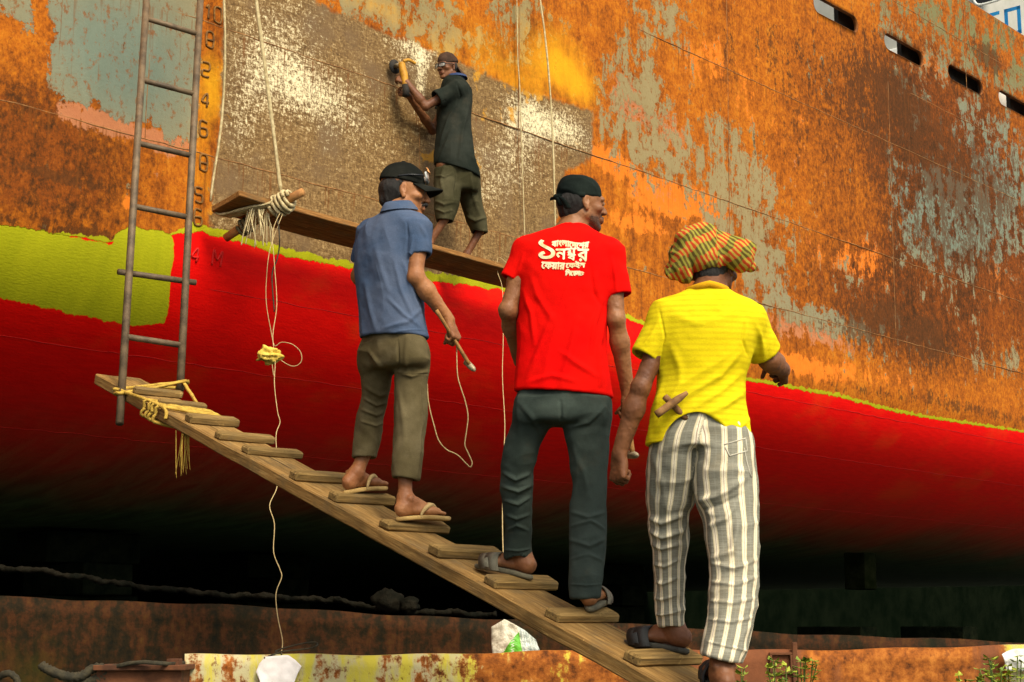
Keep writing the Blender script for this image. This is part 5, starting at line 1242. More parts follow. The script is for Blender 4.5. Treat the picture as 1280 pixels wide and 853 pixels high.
    # bandana with tails, hair below it
    f = SDF(*bounds([hd.c], .2), .0035)
    hd.ell(f, (0, -.016, .042), (.078, .102, .088), .005)
    def cut(X):
        P = [X[k] - hd.c[k] for k in range(3)]; l = [(P[0] * hd.M[0, i] + P[1] * hd.M[1, i] + P[2] * hd.M[2, i]) / hd.s for i in range(3)]; return l[2] - (.022 + .10 * l[1])
    f.apply(cut, f.lo, f.lo + f.h * f.n, .004, 's')
    hd.cone(f, (.074, -.03, .020), (.02, -.112, .014), .007, .008, .008); hd.cone(f, (.02, -.112, .014), (-.06, -.07, .016), .007, .007, .008)
    hd.ell(f, (.006, -.122, .012), (.016, .013, .013), .006)
    wr = lambda V, N_: .0035 * fold_noise(V - hd.c, hd.M @ np.array((.3, -.8, .5)), 16, 4, 2) + .001 * vnoise(V * 60)
    ban = cloth_mat('bandana_cloth', (.005, .008, .007, 1), (.013, .019, .015, 1), 500, .4)
    garment('bandana', f, ban, root, wr)
    m = MB()
    for (x0, y0, x1, y1, x2, y2, wv) in ((.02, -.118, .052, -.108, .062, -.088, .013), (.01, -.122, .028, -.125, .034, -.112, .010), (.004, -.124, -.016, -.130, -.022, -.130, .009)):
        z2 = -.045 if x2 > .05 else -.03 if x2 > 0 else .004
        C_ = catmull([hd.w((x0, y0, .014)), hd.w((x1, y1, (.014 + z2) / 2 + .006)), hd.w((x2, y2, z2))], 6); j = len(m.v)
        sdv = Vector(hd.M @ np.array((.75, .6, .1))) * wv
        for i, p in enumerate(C_):
            k = .6 + .5 * i / len(C_); n_ = Vector(hd.M @ np.array((.5, -.8, .1))).normalized() * .002
            m.v += [p - sdv * k + n_, p + sdv * k + n_, p + sdv * k - n_, p - sdv * k - n_]
        for i in range(len(C_) - 1):
            for q in range(4): m.f.append((j + i * 4 + q, j + i * 4 + (q + 1) % 4, j + i * 4 + 4 + (q + 1) % 4, j + i * 4 + 4 + q))
        e = j + (len(C_) - 1) * 4; m.f.append((e, e + 1, e + 2, e + 3))
    m.build('bandana_tail', ban, root)
    f = SDF(*bounds([hd.c], .2), .0035)
    hd.ell(f, (0, -.034, .005), (.0745, .078, .072), .01); hd.ell(f, (0, -.05, -.05), (.050, .048, .030), .02)
    for q in (-1, 1): hd.ell(f, (q * .076, -.012, -.004), (.018, .017, .034), .004, 's')
    def cutf(X):
        P = [X[k] - hd.c[k] for k in range(3)]; l = [(P[0] * hd.M[0, i] + P[1] * hd.M[1, i] + P[2] * hd.M[2, i]) / hd.s for i in range(3)]; return np.maximum(-(l[1] - .002 - np.maximum(l[2], -.03) * .5), -9) * -1 if 0 else -(l[1] + .004)
    f.apply(lambda X: -cutf(X) * -1 if 0 else cutf(X), f.lo, f.lo + f.h * f.n, .004, 's')
    garment('hair', f, hair_m, root, lambda V, N_: .002 * fold_noise(V - hd.c, hd.M @ np.array((0, -.3, 1)), 60, 6, 3))
    sandal('sandal', WL, soleA, strA, root, .98, 'slide'); sandal('sandal', WR, soleA, strA, root, .98, 'slide')
    hammer('hammer', J['wrr'] + Vector((-.01, .03, .0)), at(791, 569, Y + .16), (.35, -.6, -.1), ham_w, ham_s, 'hammer with pale steel head hanging from the hand of the red shirt man', .075, .017, .011)
    return root
man_red()
# ------------------------------------------------------------------ man with the blue polo shirt
def head_cut(hd, fn):
    def g(X):
        P = [X[k] - hd.c[k] for k in range(3)]; l = [(P[0] * hd.M[0, i] + P[1] * hd.M[1, i] + P[2] * hd.M[2, i]) / hd.s for i in range(3)]; return fn(l)
    return g
def cap_mesh(hd, root, mat, back=False, peak=.078, drop=.012, z0=.038):
    f = SDF(*bounds([hd.c], .22), .0035); sg = -1 if back else 1
    hd.ell(f, (0, -.014, .046), (.080, .104, .094), .005); hd.ell(f, (0, -.014, .139), (.010, .010, .006), .006)
    f.apply(head_cut(hd, lambda l: l[2] - (z0 - .10 * sg * l[1] * (-1 if not back else 1) * -1)), f.lo, f.lo + f.h * f.n, .003, 's')
    o, V, Q = garment('cap', f, mat, root, lambda V, N_: .0025 * fold_noise(V - hd.c, hd.M @ np.array((0, .2, 1)), 18, 2, 5) + .0015 * vnoise(V * 40))
    m = MB(); nu, nv = 20, 8
    for d in (0, 1):
        for j in range(nv + 1):
            for i in range(nu + 1):
                a = (-1 + 2 * i / nu) * 1.12; r = j / nv; bx, by = .0775 * math.sin(a), .098 * math.cos(a) - .012
                ext = peak * r * math.cos(a * .95) ** .55 if abs(a) < 1.5 else 0
                x = bx * (1 + .06 * r); y = by + ext; z = z0 + .098 * .10 * sg - .004 - drop * r - 2.6 * x * x * (1 + r * 1.2) - d * .006
                m.v.append(hd.w((x, y * sg if not back else -y - .02, z)))
    k = (nu + 1) * (nv + 1)
    for d in (0, 1):
        for j in range(nv):
            for i in range(nu):
                q = d * k + j * (nu + 1) + i; t = (q, q + 1, q + nu + 2, q + nu + 1); m.f.append(t if not d else t[::-1])
    rim = [i for i in range(nu + 1)] + [j * (nu + 1) + nu for j in range(1, nv + 1)] + [nv * (nu + 1) + i for i in range(nu - 1, -1, -1)] + [j * (nu + 1) for j in range(nv - 1, 0, -1)]
    for a, b in zip(rim, rim[1:] + rim[:1]): m.f.append((a, b, b + k, a + k))
    m.build('cap_peak', mat, root); return o
def polo_collar(name, c, yaw, rx, ry, h, mat, root, gap=.4, tilt=0):
    m = MB(); n = 40; cy, sy = math.cos(yaw), math.sin(yaw); prof = [(0, -.012), (.004, h * .5), (.001, h), (.009, h - .002), (.019, h * .45), (.026, -.004)]
    for k, (dr, z) in enumerate(prof):
        for i in range(n + 1):
            a = math.pi * .5 + gap + (2 * math.pi - 2 * gap) * i / n; wob = .002 * math.sin(a * 5 + k)
            x, y = (rx + dr + wob) * math.cos(a), (ry + dr + wob) * math.sin(a); m.v.append(Vector(c) + Vector((x * cy + y * sy, -x * sy + y * cy, z + tilt * y)))
    for k in range(len(prof) - 1):
        for i in range(n): q = k * (n + 1) + i; m.f.append((q, q + 1, q + n + 2, q + n + 1))
    return m.build(name, mat, root)
def man_blue():
    Y = 7.2; hl = V3(on_cleat(421, 437)) + (0, 0, .021); hr = V3(on_cleat(486, 503)) + (0, 0, .021); psi = R(42)
    root = empty('person', tuple((hl + hr) / 2), label='man in blue polo shirt and black cap on the gangplank holding a hammer', cat='person')
    hd = Head(at(505, 241, Y + .02), R(80), R(-4), R(0), 1.04)
    J = dict(neck=at(498, 268, Y), shl=at(462, 291, Y + .16), shr=at(521, 287, Y - .06), ell=at(449, 345, Y + .25), elr=at(519.5, 346, Y - .10), wrl=at(474, 392, Y + .42), wrr=at(561, 400, Y - .02),
             hipl=at(472, 440, Y + .06), hipr=at(512, 440, Y - .03), knl=at(464, 510, Y + .14), knr=at(515, 510, Y + .0))
    RL = lrows([(430, 451, 497, .09), (452, 448, 491, .09), (472, 452, 489, .085), (496, 452, 484, .075), (521, 446.5, 478, .068), (548, 442.5, 475.5, .064), (573, 440, 470.5, .062)], Y + .06, hl[1] + .03, .04)
    RR = lrows([(430, 492, 534, .09), (455, 493, 536, .09), (480, 494, 534, .082), (505, 494, 534.5, .085), (540, 492.5, 531, .078), (570, 490.5, 528, .074), (599, 489.5, 523.5, .072)], Y - .0, hr[1] + .03, .03)
    lo, hi = bounds(list(J.values()) + [hl, hr, hd.w((0, 0, .15)), hd.w((0, .15, 0))], .12); lo = lo - (.05, .06, 0); hi = hi + (.22, .12, 0)
    f = SDF(lo, hi); hd.build(f); f.cone(hd.w((0, -.022, -.05)), J['neck'], .056, .064, .02); f.cone(J['neck'], at(496, 300, Y + .02), .06, .08, .03)
    f.cone(at(490, 315, Y + .02), at(490, 410, Y + .02), .085, .085, .03); f.cone(J['neck'], J['shl'], .045, .04, .03); f.cone(J['neck'], J['shr'], .045, .04, .03)
    arm(f, J['shl'], J['ell'], J['wrl']); arm(f, J['shr'], J['elr'], J['wrr'], (.048, .041, .038, .038, .027))
    hand(f, J['wrl'], J['wrl'] - J['ell'], (1, 0, -.2), 1)
    hdir = V3(at(571, 425, Y - .01)) - V3(J['wrr']); hn = V3((-.75, .35, -.35))
    hand(f, J['wrr'], hdir, hn, -1, (1.0, 1.1, 1.15, 1.2), (.75, .55), 1.02)
    al, ar = at(446, 592, hl[1] + .02), at(506, 622, hr[1] + .02)
    WL, ML = foot(f, hl, (.62, .76, .14), -1, .95, ankle=al, shin=at(456, 565, hl[1] + .03)); WR, MR = foot(f, hr, (.86, .48, .05), 1, .95, ankle=ar, shin=at(507, 590, hr[1] + .03))
    hidden_legs(f, RL, at(456, 566, hl[1] + .03)); hidden_legs(f, RR, at(507, 592, hr[1] + .03)); f.cone(J['hipl'], J['hipr'], .07, .07, .03)
    finish_body('body', f, hd, skinA, root, beard=.2, must=1.0, brow=1.0); eyes(hd, root, EYE, (1,))
    # polo shirt
    f = SDF(*bounds([at(438, 252, Y - .25), at(548, 436, Y + .3)], .04))
    f.rows(prows([(262, 484, 513, Y, .062), (268, 473, 520, Y + .01, .075), (276, 459, 528, Y + .02, .09), (288, 448, 530, Y + .03, .105), (304, 445, 529, Y + .03, .115), (330, 444, 526, Y + .03, .12), (360, 446, 527, Y + .03, .12), (392, 448.5, 530, Y + .03, .118), (423, 449, 535.5, Y + .03, .122)], -psi), .02, capk=.01, e=2.2, slope=(-.06, 0))
    o1 = sleeve(f, at(520, 284, Y - .055), at(524, 320, Y - .075), .066, .056, .035); o2 = sleeve(f, at(463, 290, Y + .15), at(452, 328, Y + .22), .062, .055, .03); o1(); o2()
    a_ = prow(423, 452, 532, Y + .03, .114, -psi); f.rows([(a_[0] - .02,) + a_[1:], prow(400, 453, 527, Y + .03, .11, -psi)], .004, 's', .006, 2.2, (-.06, 0))
    L = [(((517, 300), (512, 330), (520, 370)), .008, .006), (((505, 330), (515, 365), (528, 395)), .009, .006), (((494, 330), (502, 365), (520, 405)), .010, .005), (((470, 310), (478, 340), (486, 365)), .013, .004), (((527, 385), (510, 405), (480, 412)), .010, .005), (((455, 350), (462, 385), (470, 412)), .011, .004), (((510, 282), (511, 300), (509, 318)), .005, -.004), (((526, 285), (534, 300), (536, 316)), .009, .004), (((486, 375), (505, 395), (525, 410)), .009, .004), (((508, 318), (524, 321), (540, 317)), .003, .0025), (((449, 418), (490, 418), (534, 412)), .003, .0025)]
    wr = lambda V, N_: fold_lines(V, N_, L, Y - .08) + .0035 * fold_noise(V, (.45, .2, -.9), 10, 3.2, 14) + .002 * vnoise(V * 30)
    blue = cloth_mat('blue_pique', (.050, .082, .145, 1), (.090, .118, .180, 1), 380, .45, col=lambda n, c, o: n.mix(n.mr(n.sep(o)[2], 2.35, 2.75), c, (.15, .145, .21, 1)) if 0 else c)
    sh_, SV, SQ = garment('polo_shirt', f, blue, root, wr)
    polo_collar('collar', at(499, 264, Y), psi, .060, .066, .040, blue, root, .35, .12)
    # trousers
    f = SDF(*bounds([at(432, 410, Y - .2), at(548, 612, Y + .3)], .04))
    f.rows(prows([(406, 458, 522, Y + .03, .09), (424, 452, 531, Y + .03, .10), (445, 449, 536, Y + .03, .108), (462, 451, 535, Y + .03, .10)], -psi), .02, e=2.2, capk=.03)
    c1 = leg(f, RL, -.02)
    c2 = leg(f, RR, -.13); c1(); c2()
    L = [(((447, 505), (465, 512), (482, 500)), .007, .006), (((447, 520), (464, 525), (480, 515)), .006, .005), (((455, 478), (470, 488), (486, 482)), .009, .006), (((452, 492), (466, 500), (484, 492)), .007, .006), (((496, 464), (515, 472), (536, 462)), .008, .005), (((499, 430), (500, 455), (496, 470)), .005, -.005), (((510, 425), (508, 455), (512, 470)), .010, .004), (((525, 480), (527, 530), (521, 596)), .004, .004), (((497, 480), (505, 520), (507, 560)), .012, .004), (((458, 435), (474, 455), (486, 468)), .010, .005), (((498, 467), (516, 470), (537, 466)), .003, -.003), (((466, 540), (467, 560), (466, 573)), .004, -.004)]
    wr = lambda V, N_: fold_lines(V, N_, L, Y - .05) + .003 * fold_noise(V, (1, 0, -.3), 13, 2.2, 24) + .003 * fold_noise(V, (.1, 0, 1), 9, 3, 28) + .0015 * vnoise(V * 34)
    garment('trousers', f, cloth_mat('olive_drill', (.085, .066, .030, 1), (.150, .120, .062, 1), 420, .4, dirt=((.16, .13, .075, 1), .4)), root, wr)
    # hair, cap, sunglasses
    f = SDF(*bounds([hd.c], .2), .0035); hd.ell(f, (0, -.030, .008), (.0765, .084, .074), .01); hd.ell(f, (0, -.055, -.045), (.052, .050, .035), .02)
    for q in (-1, 1): hd.ell(f, (q * .078, -.010, -.006), (.018, .020, .036), .004, 's')
    f.apply(head_cut(hd, lambda l: .020 - l[1]), f.lo, f.lo + f.h * f.n, .004, 's') if 0 else f.apply(head_cut(hd, lambda l: -(l[1] + .004)), f.lo, f.lo + f.h * f.n, .004, 's')
    garment('hair', f, hair_m, root, lambda V, N_: .003 * fold_noise(V - hd.c, hd.M @ np.array((0, -.3, 1)), 55, 5, 3))
    # moustache
    m = MB(); m.tube(catmull([hd.w(p) for p in ((-.036, .083, -.060), (-.022, .098, -.050), (0, .104, -.047), (.022, .098, -.050), (.036, .083, -.060))], 6), .008, 8, rfun=lambda t: .45 + .75 * math.sin(math.pi * t)); m.build('moustache', hair_m, root)
    capm = cloth_mat('black_twill', (.008, .009, .007, 1), (.022, .022, .017, 1), 480, .35); cap_mesh(hd, root, capm, peak=.088)
    m = MB(); m.tube(catmull([hd.w(p) for p in ((.079, -.04, .052), (.083, .01, .062), (.079, .05, .066), (.066, .075, .070))], 6), .004, 6); m.build('glasses_arm', black_m, root)
    lensm = mat_var('sunglass_lens', (.30, .32, .30, 1), (.5, .5, .46, 1), 30, .15)
    for q in (-1, 1):
        m = MB(); n = 16
        for d in (0, 1):
            for i in range(n):
                a = 2 * math.pi * i / n; u, v = math.copysign(abs(math.cos(a)) ** .6, math.cos(a)), math.copysign(abs(math.sin(a)) ** .6, math.sin(a)); x = q * .036 + .029 * u; m.v.append(hd.w((x, .107 - 5.5 * x * x - .25 * v * .018 - d * .004, .076 + .019 * v)))
        m.f += [tuple(range(n)), tuple(range(n, 2 * n))[::-1]] + [(i, n + i, n + (i + 1) % n, (i + 1) % n) for i in range(n)]; m.build('lens', lensm, root)
    orange = mat_var('orange_badge', (.60, .22, .06, 1), (.75, .38, .14, 1), 40, .8)
    tpb = lambda x, y, d: Vector(hd.w((.030 + x, .099 - y * .45 - 6 * (x + .03) ** 2 + .007 + d, .104 + y * .8)))
    for k, st in enumerate(([[(.008, .008), (0, .010), (0, -.010), (.008, -.008)]], [[(0, .010), (0, -.009), (.008, -.009), (.008, .010)]], [[(.008, .008), (0, .010), (0, -.010), (.008, -.008)]])):
        stroke_letter([[(x + (k - 1) * .015, y) for x, y in s_] for s_ in st], 'cap_lettering', root, tpb, .0045, .002, orange)
    sandal('sandal', WL, soleB, strB, root, .95, 'thong'); sandal('sandal', WR, soleB, strB, root, .95, 'thong')
    hammer('hammer', at(545.5, 388, Y - .09), at(588, 458, Y + .03), (.12, -.35, -.93) if 0 else (.55, -.5, -.62), ham_w, ham_s, 'hammer with wooden handle and pale head gripped by the man in blue', .075, .016, .0095)
    hang('string', [at(x, y, Y + .0) for x, y in ((571, 432), (571, 445), (572, 470), (577, 488), (581, 500), (585, 520), (583, 540), (581, 556), (585, 566), (590, 578), (588, 584), (583, 580), (572, 569), (558, 562), (548, 550), (542, 530), (538, 515), (535, 498), (534, 480))], .0026, string_m, 'pale string looping from the hammer beside the man in blue', 0, 5, 5, 'string')
man_blue()

# ------------------------------------------------------------------ man with the yellow shirt and striped trousers
ham_w2 = mat_var('worn_brown_wood', (.12, .055, .018, 1), (.26, .13, .04, 1), 24, .75, .4, 80)
def man_yellow():
    Y = 5.78; hl = V3(on_cleat(801, 852, .03)) + (0, 0, .021); hr = V3(on_cleat(905, 906, .02)) + (0, 0, .021); psi = R(14)
    root = empty('person', tuple((hl + hr) / 2), label='man in yellow t-shirt, striped trousers and checked head cloth at the foot of the gangplank', cat='person')
    hd = Head(at(893, 335, Y + .06), R(32), R(-6), 0, .98)
    J = dict(neck=at(886, 372, Y), shl=at(838, 397, Y - .01), shr=at(930, 402, Y + .02), ell=at(801, 484, Y - .04), elr=at(962, 450, Y + .08), wrl=at(774, 568, Y + .02), wrr=at(978, 462, Y + .27),
             hipl=at(848, 545, Y), hipr=at(908, 545, Y), knl=at(836, 655, Y + .06), knr=at(915, 660, Y - .03))
    yl, yr = hl[1], hr[1]
    RL = lrows([(517, 838, 884, .10), (532, 826, 880, .112), (550, 815, 876, .122), (575, 810, 873, .128), (600, 809, 871, .122), (628, 809, 866, .105), (646, 810.5, 859, .090), (664, 811, 860, .082), (690, 815, 858, .074), (718, 818.5, 855, .066), (752, 820, 855, .062), (785, 822, 856.5, .062)], Y, yl + .03, .02)
    RR = lrows([(517, 872, 918, .10), (532, 874, 938, .112), (550, 873, 941.5, .122), (575, 871, 943.5, .128), (600, 868, 945.5, .124), (628, 871, 947, .112), (650, 879, 947, .104), (675, 882, 947.5, .096), (705, 887, 946.5, .092), (740, 886.5, 945, .088), (775, 884, 939, .086), (800, 879.5, 934, .084), (825, 875.5, 926, .084)], Y, yr + .04, .02)
    lo, hi = bounds(list(J.values()) + [hl, hr, hd.w((0, 0, .14))], .12); lo = lo - (.08, .05, .08); hi = hi + (.06, .28, 0)
    f = SDF(lo, hi); hd.build(f); f.cone(hd.w((0, -.022, -.05)), J['neck'], .058, .066, .02); f.cone(J['neck'], at(884, 400, Y), .06, .09, .03)
    f.cone(at(860, 425, Y), at(905, 425, Y), .085, .085, .03); f.cone(at(884, 430, Y), at(876, 520, Y), .095, .09, .03); f.cone(J['neck'], J['shl'], .045, .04, .03); f.cone(J['neck'], J['shr'], .045, .04, .03)
    arm(f, J['shl'], J['ell'], J['wrl'], (.045, .038, .034, .036, .026)); arm(f, J['shr'], J['elr'], J['wrr'], (.05, .043, .04, .038, .03))
    hand(f, J['wrl'], (-.05, .10, -1), (.75, .6, -.1), 1, (1.05, 1.15, 1.2, 1.25), (.7, .5), 1.0, .0); hand(f, J['wrr'], (.15, 1, -.1), (-1, .1, -.35), -1, (1.3, 1.3, 1.35, 1.35), (.9, .6), 1.02)
    al, ar = at(846, 795, hl[1] + .02), at(899, 846, hr[1] + .03)
    WL, ML = foot(f, hl, (-.80, .58, .12), -1, 1., ankle=al, shin=at(840, 772, hl[1] + .03)); WR, MR = foot(f, hr, (-.1, 1, .3), 1, 1., ankle=ar, shin=at(899, 812, hr[1] + .04))
    hidden_legs(f, RL, at(840, 772, hl[1] + .03)); hidden_legs(f, RR, at(899, 812, hr[1] + .04))
    f.cone(J['hipl'], J['hipr'], .06, .06, .02)
    finish_body('body', f, hd, skinC, root, beard=.3, scalp=0); eyes(hd, root, EYE, (1,))
    f = SDF(*bounds([hd.c], .2), .0035); hd.ell(f, (0, -.03, .01), (.0755, .082, .07), .01); hd.ell(f, (0, -.052, -.05), (.052, .046, .032), .02)
    for q in (-1, 1): hd.ell(f, (q * .078, -.010, -.006), (.018, .020, .036), .004, 's')
    f.apply(head_cut(hd, lambda l: -(l[1] + .004)), f.lo, f.lo + f.h * f.n, .004, 's'); garment('hair', f, hair_m, root, lambda V, N_: .002 * fold_noise(V - hd.c, hd.M @ np.array((0, -.3, 1)), 60, 6, 3))
    # shirt
    f = SDF(*bounds([at(782, 352, Y - .22), at(985, 568, Y + .3)], .05))
    f.rows(prows([(363, 862, 907, Y, .066), (370, 846, 920, Y, .078), (378, 832, 934, Y, .092), (388, 823, 944, Y, .105), (404, 818, 947, Y, .118), (428, 820, 943, Y, .126), (452, 822, 937, Y, .126), (478, 822, 930, Y, .122), (505, 817, 931, Y, .126), (532, 811, 936, Y, .132), (557, 806, 941, Y, .136)]), .02, capk=.01, e=2.3)
    o1 = sleeve(f, at(838, 396, Y), at(806, 447, Y - .025), .068, .053, .035); o2 = sleeve(f, at(931, 400, Y + .01), at(956, 442, Y + .08), .070, .062, .035); o1(); o2()
    a_ = prow(557, 811, 936, Y, .127); f.rows([(a_[0] - .03,) + a_[1:], prow(520, 822, 926, Y, .117)], .004, 's', .006, 2.3)
    c = V3(at(872, 566, Y - .12)); f.ell(c, (.125, .17, .140), None, .01, 's')     # the hem rides up over the seat
    n_ = V3(at(884, 364, Y)); f.ell(n_ + (0, .01, .02), (.058, .056, .05), None, .006, 's')
    L = [(((925, 440), (900, 470), (850, 500)), .012, .007), (((928, 465), (900, 490), (868, 510)), .012, .006), (((930, 490), (905, 508), (885, 518)), .011, .006), (((828, 460), (826, 490), (818, 525)), .012, .005), (((852, 480), (836, 505), (820, 535)), .012, .006), (((930, 405), (928, 425), (936, 442)), .006, -.005), (((948, 405), (958, 425), (962, 440)), .010, .006), (((826, 400), (815, 420), (802, 436)), .009, .005), (((845, 395), (870, 405), (900, 400)), .016, .004), (((840, 430), (850, 460), (850, 480)), .013, .004), (((938, 520), (925, 535), (915, 530)), .010, .005), (((826, 385), (832, 420), (826, 452)), .004, -.003), (((935, 500), (938, 530), (940, 552)), .01, .006)]
    wr = lambda V, N_: fold_lines(V, N_, L, Y - .11) + .004 * fold_noise(V, (-.75, 0, -.6), 9, 3.2, 34) + .002 * vnoise(V * 30)
    def ycol(n, c, o):
        z = n.sep(o)[2]; w_ = n.op('SINE', n.op('MULTIPLY', n.op('ADD', z, n.op('MULTIPLY', n.noise(o, 6, 2), .012)), 300)); return n.mix(n.mr(w_, -.5, .9, 0, .42), c, (.52, .36, .006, 1))
    yel = cloth_mat('yellow_jersey', (.66, .52, .006, 1), (.76, .62, .010, 1), 480, .35, col=ycol); sh_, SV, SQ = garment('t_shirt', f, yel, root, wr)
    rib = cloth_mat('ochre_rib', (.58, .28, .008, 1), (.70, .36, .012, 1), 480, .4)
    m = MB(); P = []
    for k in range(41):
        a = 2 * math.pi * k / 40; P.append(n_ + np.array((.070 * math.cos(a), (.072 if math.sin(a) < 0 else .066) * math.sin(a) - .004, .015 + .004 * math.sin(a) - .016 * abs(math.cos(a)))))
    m.tube(P, .0135, 8, rfun=lambda t: 1); m.build('neck_rib', rib, root)
    a0, b0 = V3(at(838, 396, Y)), V3(at(807, 447, Y - .025)); u = nrm(b0 - a0); m = MB(); s1 = nrm(np.cross(u, (0, 1, 0))); s2 = np.cross(u, s1)
    m.tube([b0 - u * .004 + (s1 * math.cos(t) + s2 * math.sin(t)) * .0475 for t in np.linspace(0, 2 * math.pi, 33)], .0045, 6); m.build('sleeve_rib', rib, root)
    # striped trousers
    f = SDF(*bounds([at(798, 512, Y - .22), at(955, 845, Y + .3)], .05)); yl, yr = hl[1], hr[1]
    c1 = leg(f, RL, 0, .02, 2.2); c2 = leg(f, RR, -.24, .03, 2.2)
    f.rows(prows([(513, 842, 912, Y, .10), (530, 836, 930, Y, .112), (560, 830, 926, Y, .116)]), .03, e=2.2, capk=.012)
    c1(); c2()
    L = [(((812, 640), (832, 650), (856, 640)), .010, .009), (((811, 655), (834, 668), (858, 660)), .009, .009), (((813, 672), (834, 682), (856, 676)), .008, .007), (((868, 628), (895, 622), (930, 600)), .012, .010), (((872, 640), (900, 632), (925, 620)), .008, -.006), (((890, 700), (912, 690), (920, 650)), .012, .010), (((884, 660), (905, 650), (918, 630)), .010, .007), (((868, 560), (869, 600), (868, 626)), .007, -.008), (((888, 705), (914, 712), (944, 700)), .008, .006), (((886, 728), (914, 733), (942, 722)), .007, .006), (((884, 752), (910, 755), (940, 748)), .007, .005), (((884, 775), (908, 778), (936, 772)), .006, .005), (((820, 700), (838, 705), (855, 696)), .006, .005), (((821, 722), (838, 727), (854, 720)), .006, .005), (((822, 745), (838, 748), (854, 742)), .005, .004), (((815, 560), (830, 600), (838, 635)), .012, .004), (((880, 802), (904, 808), (930, 814)), .004, .004), (((822, 766), (838, 768), (856, 764)), .0035, .005)]
    wr = lambda V, N_: fold_lines(V, N_, L, Y - .08) + .0032 * fold_noise(V, (1, 0, .2), 15, 2.2, 44) + .0025 * fold_noise(V, (.1, 0, 1), 9, 3, 48) + .0015 * vnoise(V * 36)
    def stripes(n, c, o):
        a = n.attr('stripe'); jag = n.op('MULTIPLY', n.op('SUBTRACT', n.noise(n.mul(o, (1, 1, 160)), 3, 2, .5), .5), .05)
        fr = n.op('FRACT', n.op('ADD', n.op('MULTIPLY', a, 1), jag)); d = n.op('ABSOLUTE', n.op('SUBTRACT', fr, .5))
        wh = n.mr(d, .165, .20, 1, 0); cr = n.op('MULTIPLY', n.mr(d, .09, .11), n.mr(d, .185, .20, 1, 0)); thin = n.mr(d, .012, .022, 1, 0); side = n.mr(d, .455, .47)
        g = n.mix(n.mr(n.noise(n.mul(o, (1, 1, 30)), 12, 3), .3, .7), (.185, .178, .135, 1), (.285, .272, .21, 1))
        c = n.mix(wh, g, (.80, .73, .54, 1)); c = n.mix(n.op('MULTIPLY', cr, .55), c, (.62, .50, .27, 1)); c = n.mix(n.op('MULTIPLY', side, .25), c, (.34, .33, .27, 1)); return n.mix(n.op('MULTIPLY', thin, .75), c, (.20, .06, .05, 1))
    pm = cloth_mat('striped_cotton', (.2, .2, .17, 1), (.2, .2, .17, 1), 520, .35, col=stripes, dirt=((.30, .24, .14, 1), .3)); po, PV, PQ = garment('striped_trousers', f, pm, root, wr)
    def angle(Rw):
        A_ = np.array(sorted(Rw)); z = np.clip(PV[:, 2], A_[0, 0], A_[-1, 0]); g = [catm(A_[:, 0], A_[:, i], z) for i in range(1, 5)]; u, v = (PV[:, 0] - g[0]) / g[2], (PV[:, 1] - g[1]) / g[3]; return np.arctan2(u, -v), np.hypot(u, v)
    (aL, qL), (aR, qR) = angle(RL), angle(RR); fattr(po, 'stripe', np.where(qL < qR, (aL + math.pi) / (2 * math.pi) * 11 + .15, (aR + math.pi) / (2 * math.pi) * 11 + .35))
    # patch pocket and waistband
    bt = bvh_of(po); m = MB()
    def on(px, py, d=.003):
        o = Vector((0, 0, CZ)); dd = ray(px, py).normalized(); h = bt.ray_cast(o + dd * 3, dd); return (h[0] - dd * d) if h[0] else at(px, py, Y - .1)
    for P in (((905, 556), (932, 548), (934, 564), (912, 570), (905, 556)), ((930, 560), (934, 580), (940, 600))): m.tube([on(x + (x2 - x) * k / 6, y + (y2 - y) * k / 6, .001) for (x, y), (x2, y2) in zip(P[:-1], P[1:]) for k in range(6)], .0024, 6)
    m.build('pocket_flap', mat_var('pale_piping', (.38, .35, .27, 1), (.5, .47, .37, 1), 20), root)
    # checked head cloth
    f = SDF(*bounds([at(890, 318, Y + .05)], .26), .0038); T = lambda x, y, d=0: V3(at(x, y, Y + .05 + d)); px_m = 5.71 / 2000
    f.ell(T(876, 321), (.105, .112, .088), None, .01); f.cone(T(846, 336, -.01), T(856, 342, .02), .036, .032, .02); f.cone(T(836, 341, -.04), T(858, 346, -.06), .010, .022, .01)
    f.cone(T(888, 306, -.03), T(926, 322, -.06), .058, .046, .02); f.cone(T(884, 293, -.02), T(934, 312, -.05), .030, .026, .012); f.cone(T(930, 316, -.03), T(938, 331, -.01), .020, .016, .01); f.cone(T(862, 296, -.03), T(886, 291, -.02), .030, .030, .015); f.cone(T(858, 300, -.06), T(852, 336, -.06), .034, .036, .015)
    for a, b, r_ in (((878, 289), (905, 315), .012), ((905, 315), (912, 340), .010), ((862, 296), (852, 322), .010), ((852, 322), (850, 346), .008), ((925, 300), (905, 296), .007), ((895, 300), (930, 306), .006), ((913, 338), (938, 314), .007)):
        f.cone(T(*a, -.125), T(*b, -.125), r_ * 2.0, r_ * 2.0, .02, 's')
    hd.ell(f, (0, .0, -.045), (.080, .10, .062), .008, 's')
    wr = lambda V, N_: .008 * fold_noise(V - hd.c, (.6, .1, .5), 12, 2.6, 7) + .004 * fold_noise(V - hd.c, (-.3, .2, .9), 20, 3, 9) + .0015 * vnoise(V * 60)
